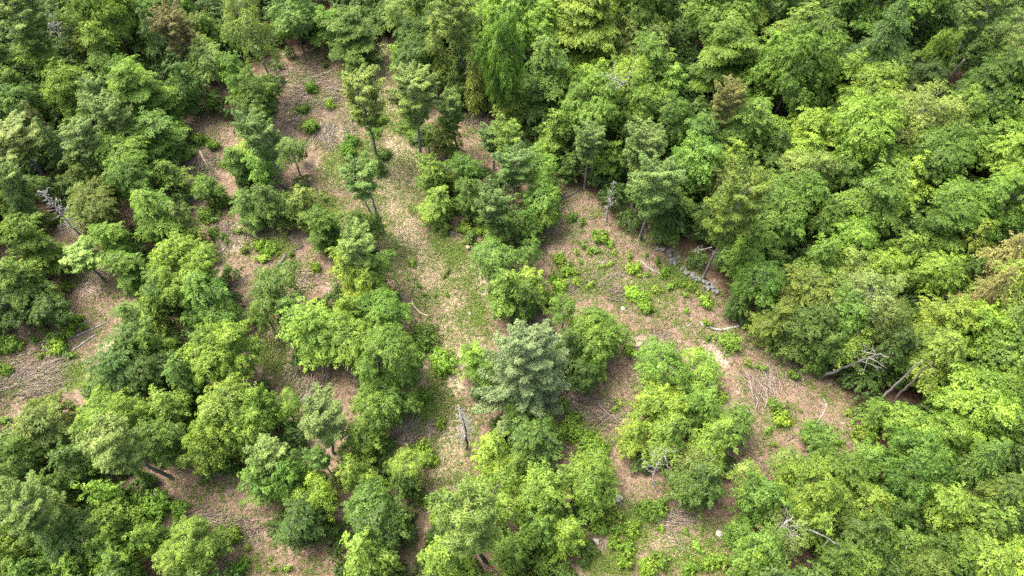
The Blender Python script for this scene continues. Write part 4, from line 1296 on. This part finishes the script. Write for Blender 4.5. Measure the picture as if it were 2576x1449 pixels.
for (size, cn, word, di, nm), lst in buck.items():
    lst.sort(key=lambda t: t[0])
    for i, (dd, d) in enumerate(lst):
        o = ORD[min(i, 9)]
        near_ = 'just ' if (dd < 90 and i == 0) else ''
        lab = f"{o}{size} {cn} {word} {near_}{di} {nm}" if o == '' else f"{o}nearest {size} {cn} {word} {di} {nm}"
        w = lab.split()
        if len(w) > 16:
            lab = lab.replace(' with long bare trunk', '').replace('layered-bough ', 'layered ').replace('medium-sized', 'mid-sized')
        if len(lab.split()) > 16:
            lab = lab.replace('broadleaf tree', 'broadleaf')
            lab = lab.replace('layered broadleaf tree', 'layered broadleaf').replace('the big yellow-green tree at lower right', 'the yellow-green tree at lower right')
        d['o']['label'] = lab

# ------------------------------------------------------------------ countless small stuff on the floor


def sample_open(n, zone=None, pad=0.0):
    """random points over the open ground (or one named zone)"""
    out_p = []
    keys = [zone] if zone else list(PZ)
    areas = []
    for k in keys:
        p = PZ[k]
        x, y = p[:, 0], p[:, 1]
        areas.append(abs(np.dot(x, np.roll(y, 1)) - np.dot(y, np.roll(x, 1))) / 2)
    tot = sum(areas)
    for k, a in zip(keys, areas):
        p = PZ[k]
        m = int(n * a / tot)
        lo = p.min(0) - pad; hi = p.max(0) + pad
        got = []
        c_ = 0
        while c_ < m:
            q = rng.uniform(lo, hi, (m * 2, 2))
            q = q[inpoly(q + rng.normal(size=q.shape) * pad, p)]
            got.append(q); c_ += len(q)
        if got: out_p.append(np.concatenate(got)[:m])
    return np.concatenate(out_p), tot


area = sample_open(4000)[1]
# dead leaves and wood chips
q, _ = sample_open(170000, pad=.9)
q2 = rng.uniform(np.maximum(THIN.min(0), [-60, 0]), np.minimum(THIN.max(0), [60, 110]), (200000, 2))
q = np.concatenate([q, q2[inpoly(q2, THIN)]])
n = len(q)
P = np.stack([q[:, 0], q[:, 1], gz(q[:, 0], q[:, 1]) + rng.uniform(.012, .05, n)], -1)
me = leaf_mesh('leaf_litter', P, UP + rng.normal(size=(n, 3)) * .35, np.concatenate([rng.normal(size=(n, 2)), np.zeros((n, 1))], 1), rng.uniform(.06, .17, n), rng.uniform(.03, .08, n),
               islandmat('dead_leaves', [(0.081, 0.050, 0.035), (0.135, 0.089, 0.062), (0.184, 0.130, 0.096), (0.117, 0.074, 0.051), (0.243, 0.186, 0.144), (0.160, 0.109, 0.079)]), fold=.1)
o = part('leaf_litter', me)
tag(o, 'pinkish-brown dead leaves and wood chips strewn over the clearings', 'leaf litter', kind='stuff')
# twigs and slash
tw = Tubes()
sp_, _ = sample_open(2600, pad=.7)
HEAPS = [(800, 210, 55, 60, 420), (855, 335, 45, 25, 260), (740, 265, 60, 20, 150), (60, 960, 80, 45, 420), (130, 900, 70, 40, 200), (240, 690, 35, 18, 160), (1400, 1010, 40, 25, 160), (1510, 1040, 60, 40, 220), (520, 420, 30, 25, 170),
         (600, 600, 60, 40, 180), (1640, 870, 50, 50, 220), (1540, 730, 50, 20, 120), (1040, 1080, 40, 40, 220), (780, 990, 60, 40, 220), (1700, 1310, 60, 40, 160), (1200, 300, 30, 40, 120), (1900, 960, 80, 40, 220), (560, 1330, 70, 50, 200), (760, 720, 40, 40, 100), (1480, 700, 60, 30, 120)]
pts = [(*p, 1.0, rng.uniform(0, PI)) for p in sp_]
for (px, py, wx, wy, k) in HEAPS:
    cpt = at(px, py)
    sx = abs(at(px + wx, py)[0] - cpt[0]); sy = abs(at(px, py - wy)[1] - cpt[1])
    g0 = rng.uniform(0, PI)
    sub = rng.normal(size=(7, 2)) * np.array([sx, sy]) * .6          # a heap is several tangled bundles
    for _ in range(int(k * .95)):
        q_ = sub[rng.integers(0, 7)]
        pts.append((cpt[0] + q_[0] + rng.normal() * sx * .2, cpt[1] + q_[1] + rng.normal() * sy * .2, 1.6, g0 + rng.normal() * .5))
Vt, Ft = [], []
nv = 0
for (x, y, s, az) in pts:
    l = rng.uniform(.35, 1.5) * s * (.8 if s < 1.2 else 1.25)
    r = rng.uniform(.008, .026) * s * (1.6 if rng.uniform() > .93 else 1)
    d = np.array([math.cos(az), math.sin(az)])
    p0 = np.array([x, y]) - d * l / 2; p1 = np.array([x, y]) + d * l / 2
    z0 = gz(*p0) + r + rng.uniform(0, .12) * (s > 1); z1 = gz(*p1) + r + rng.uniform(0, .22) * s
    pm = (p0 + p1) / 2 + np.array([-d[1], d[0]]) * l * rng.normal() * .07
    c3 = np.array([[*p0, z0], [*pm, (z0 + z1) / 2 + .02], [*p1, z1]])
    side = np.array([-d[1], d[0], 0]) * r
    upv = np.array([0, 0, r])
    for i, f in enumerate((1, .8, .45)):
        Vt += [c3[i] + side * f - upv * f * .6, c3[i] - side * f - upv * f * .6, c3[i] + upv * f]
    for i in (0, 3):
        for a_ in range(3):
            b_ = (a_ + 1) % 3
            Ft.append((nv + i + a_, nv + i + b_, nv + i + 3 + b_, nv + i + 3 + a_))
    nv += 9
me = mesh_from('twigs', np.array(Vt), np.array(Ft), islandmat('twig_wood', [(0.054, 0.040, 0.030), (0.135, 0.106, 0.084), (0.221, 0.180, 0.148), (0.288, 0.246, 0.206), (0.162, 0.114, 0.082)]))
o = part('twigs', me)
tag(o, 'grey and tan twigs and slash scattered over the open floor', 'twigs', kind='stuff')
# grass
cand, _ = sample_open(150000, pad=.6)
gq = np.maximum(blobs(cand, GREEN) * 1.0, 0)
sq = np.maximum(blobs(cand, STRAW), np.exp(-(dist_line(cand, TRACK) / 1.15) ** 2) * .5)
patch = .5 + .5 * np.sin(cand[:, 0] * 1.3 + 2 * np.sin(cand[:, 1] * .7)) * np.sin(cand[:, 1] * 1.1 + 1.5 * np.sin(cand[:, 0] * .9))


def grass(name, sel, k, hgt, mat, label):
    q = cand[sel]
    n = len(q)
    if not n: return
    Q = np.repeat(q, k, 0) + rng.normal(size=(n * k, 2)) * .05
    m = len(Q)
    d = nrm(np.concatenate([rng.normal(size=(m, 2)) * .75, np.full((m, 1), .8)], 1))
    Ln = hgt * rng.uniform(.6, 1.4, m)
    base = np.stack([Q[:, 0], Q[:, 1], gz(Q[:, 0], Q[:, 1])], -1)
    me = leaf_mesh(name, base + d * (Ln * .5)[:, None], rng.normal(size=(m, 3)) * .5 + np.array([0, -.4, .8]), d, Ln, rng.uniform(.03, .055, m), mat, fold=.02)
    o = part(name, me)
    tag(o, label, 'grass', kind='stuff')


u_ = rng.uniform(0, 1, len(cand))
grass('straw_grass', u_ < sq * .75 * (.4 + .6 * patch), 4, .22, islandmat('straw_blades', [(0.190, 0.170, 0.075), (0.300, 0.262, 0.145), (0.400, 0.345, 0.225), (0.215, 0.210, 0.080)], transl=.25), 'straw-coloured dry grass growing along the track')
grass('green_grass', u_ > 1 - (gq * .7 + sq * .07 + .02) * patch, 4, .24, islandmat('grass_blades', [(.07, .12, .02), (.13, .19, .03), (.22, .25, .05), (.10, .15, .03)], transl=.3), 'green grass and ferns in patches on the clearings')

# seedlings and ferns
def lumpy(P, f=1.0):
    return .5 + .25 * np.sin(P[:, 0] * f + 2.2 * np.sin(P[:, 1] * f * .8)) + .25 * np.sin(P[:, 1] * f * 1.3 + 1.7 * np.sin(P[:, 0] * f * .7 + 1))


c2, _ = sample_open(48000, pad=1.2)
c3 = rng.uniform([-60, 0], [60, 110], (50000, 2))
c3 = c3[inpoly(c3, THIN)]
c2 = np.concatenate([c2, c3])
edge = 1 - sum(in_open(c2 + rng.normal(size=c2.shape) * 1.5) for _ in range(4)) / 4.0
dt2 = dist_line(c2, TRACK)
w2 = (lumpy(c2, .9) ** 2) * .6 + blobs(c2, GREEN) * .5 + edge * .5 + np.exp(-((dt2 - 2.6) / 1.1) ** 2) * .45
c2 = c2[rng.uniform(0, 1, len(c2)) < w2 * .9]
n2 = len(c2)
Cs = np.repeat(c2, 2, 0) + rng.normal(size=(n2 * 2, 2)) * .12
Cz = np.stack([Cs[:, 0], Cs[:, 1], gz(Cs[:, 0], Cs[:, 1]) + rng.uniform(.06, .26, n2 * 2)], -1)
me = clumps('seedlings', Cz, unit(n2 * 2) * np.array([1, 1, .2]), np.tile(UP, (n2 * 2, 1)) + rng.normal(size=(n2 * 2, 3)) * .3, 6, .15, .11, .06, .10, M_LEAF, aspect=.5)
o = part('seedlings', me, None, (0.115, 0.195, 0.030))
tag(o, 'bright green seedlings and ferns sprouting through the leaf litter', 'seedlings', kind='stuff')

# ------------------------------------------------------------------ light
SUN = nrm(np.array([[-.55, .30, 1.35]]))[0]
w = bpy.data.worlds.new('World')
scene.world = w
w.use_nodes = True
wn = w.node_tree
bg = wn.nodes['Background']
sky = wn.nodes.new('ShaderNodeTexSky')
sky.sky_type = 'NISHITA'
sky.sun_disc = False
sky.sun_elevation = math.asin(SUN[2])
sky.sun_rotation = math.atan2(SUN[0], SUN[1])
sky.dust_density = 8.0
sky.air_density = 1.0
sky.ozone_density = 0.6
wn.links.new(sky.outputs[0], bg.inputs[0])
bg.inputs[1].default_value = 0.145
sl = bpy.data.lights.new('sun', 'SUN')
sl.energy = 1.35
sl.angle = math.radians(24)
sl.color = (1.0, .96, .88)
so = bpy.data.objects.new('sun', sl)
COL.objects.link(so)
so.rotation_euler = Vector(-SUN).to_track_quat('-Z', 'Y').to_euler()
so.location = (0, 40, 120)

scene.view_settings.view_transform = 'Standard'
scene.view_settings.look = 'None'
scene.view_settings.exposure = 2.14
scene.view_settings.gamma = 1.0
scene.render.engine = 'CYCLES'
scene.cycles.max_bounces = 6
scene.cycles.diffuse_bounces = 3
scene.cycles.transmission_bounces = 4
scene.cycles.transparent_max_bounces = 4
scene.cycles.use_denoising = False
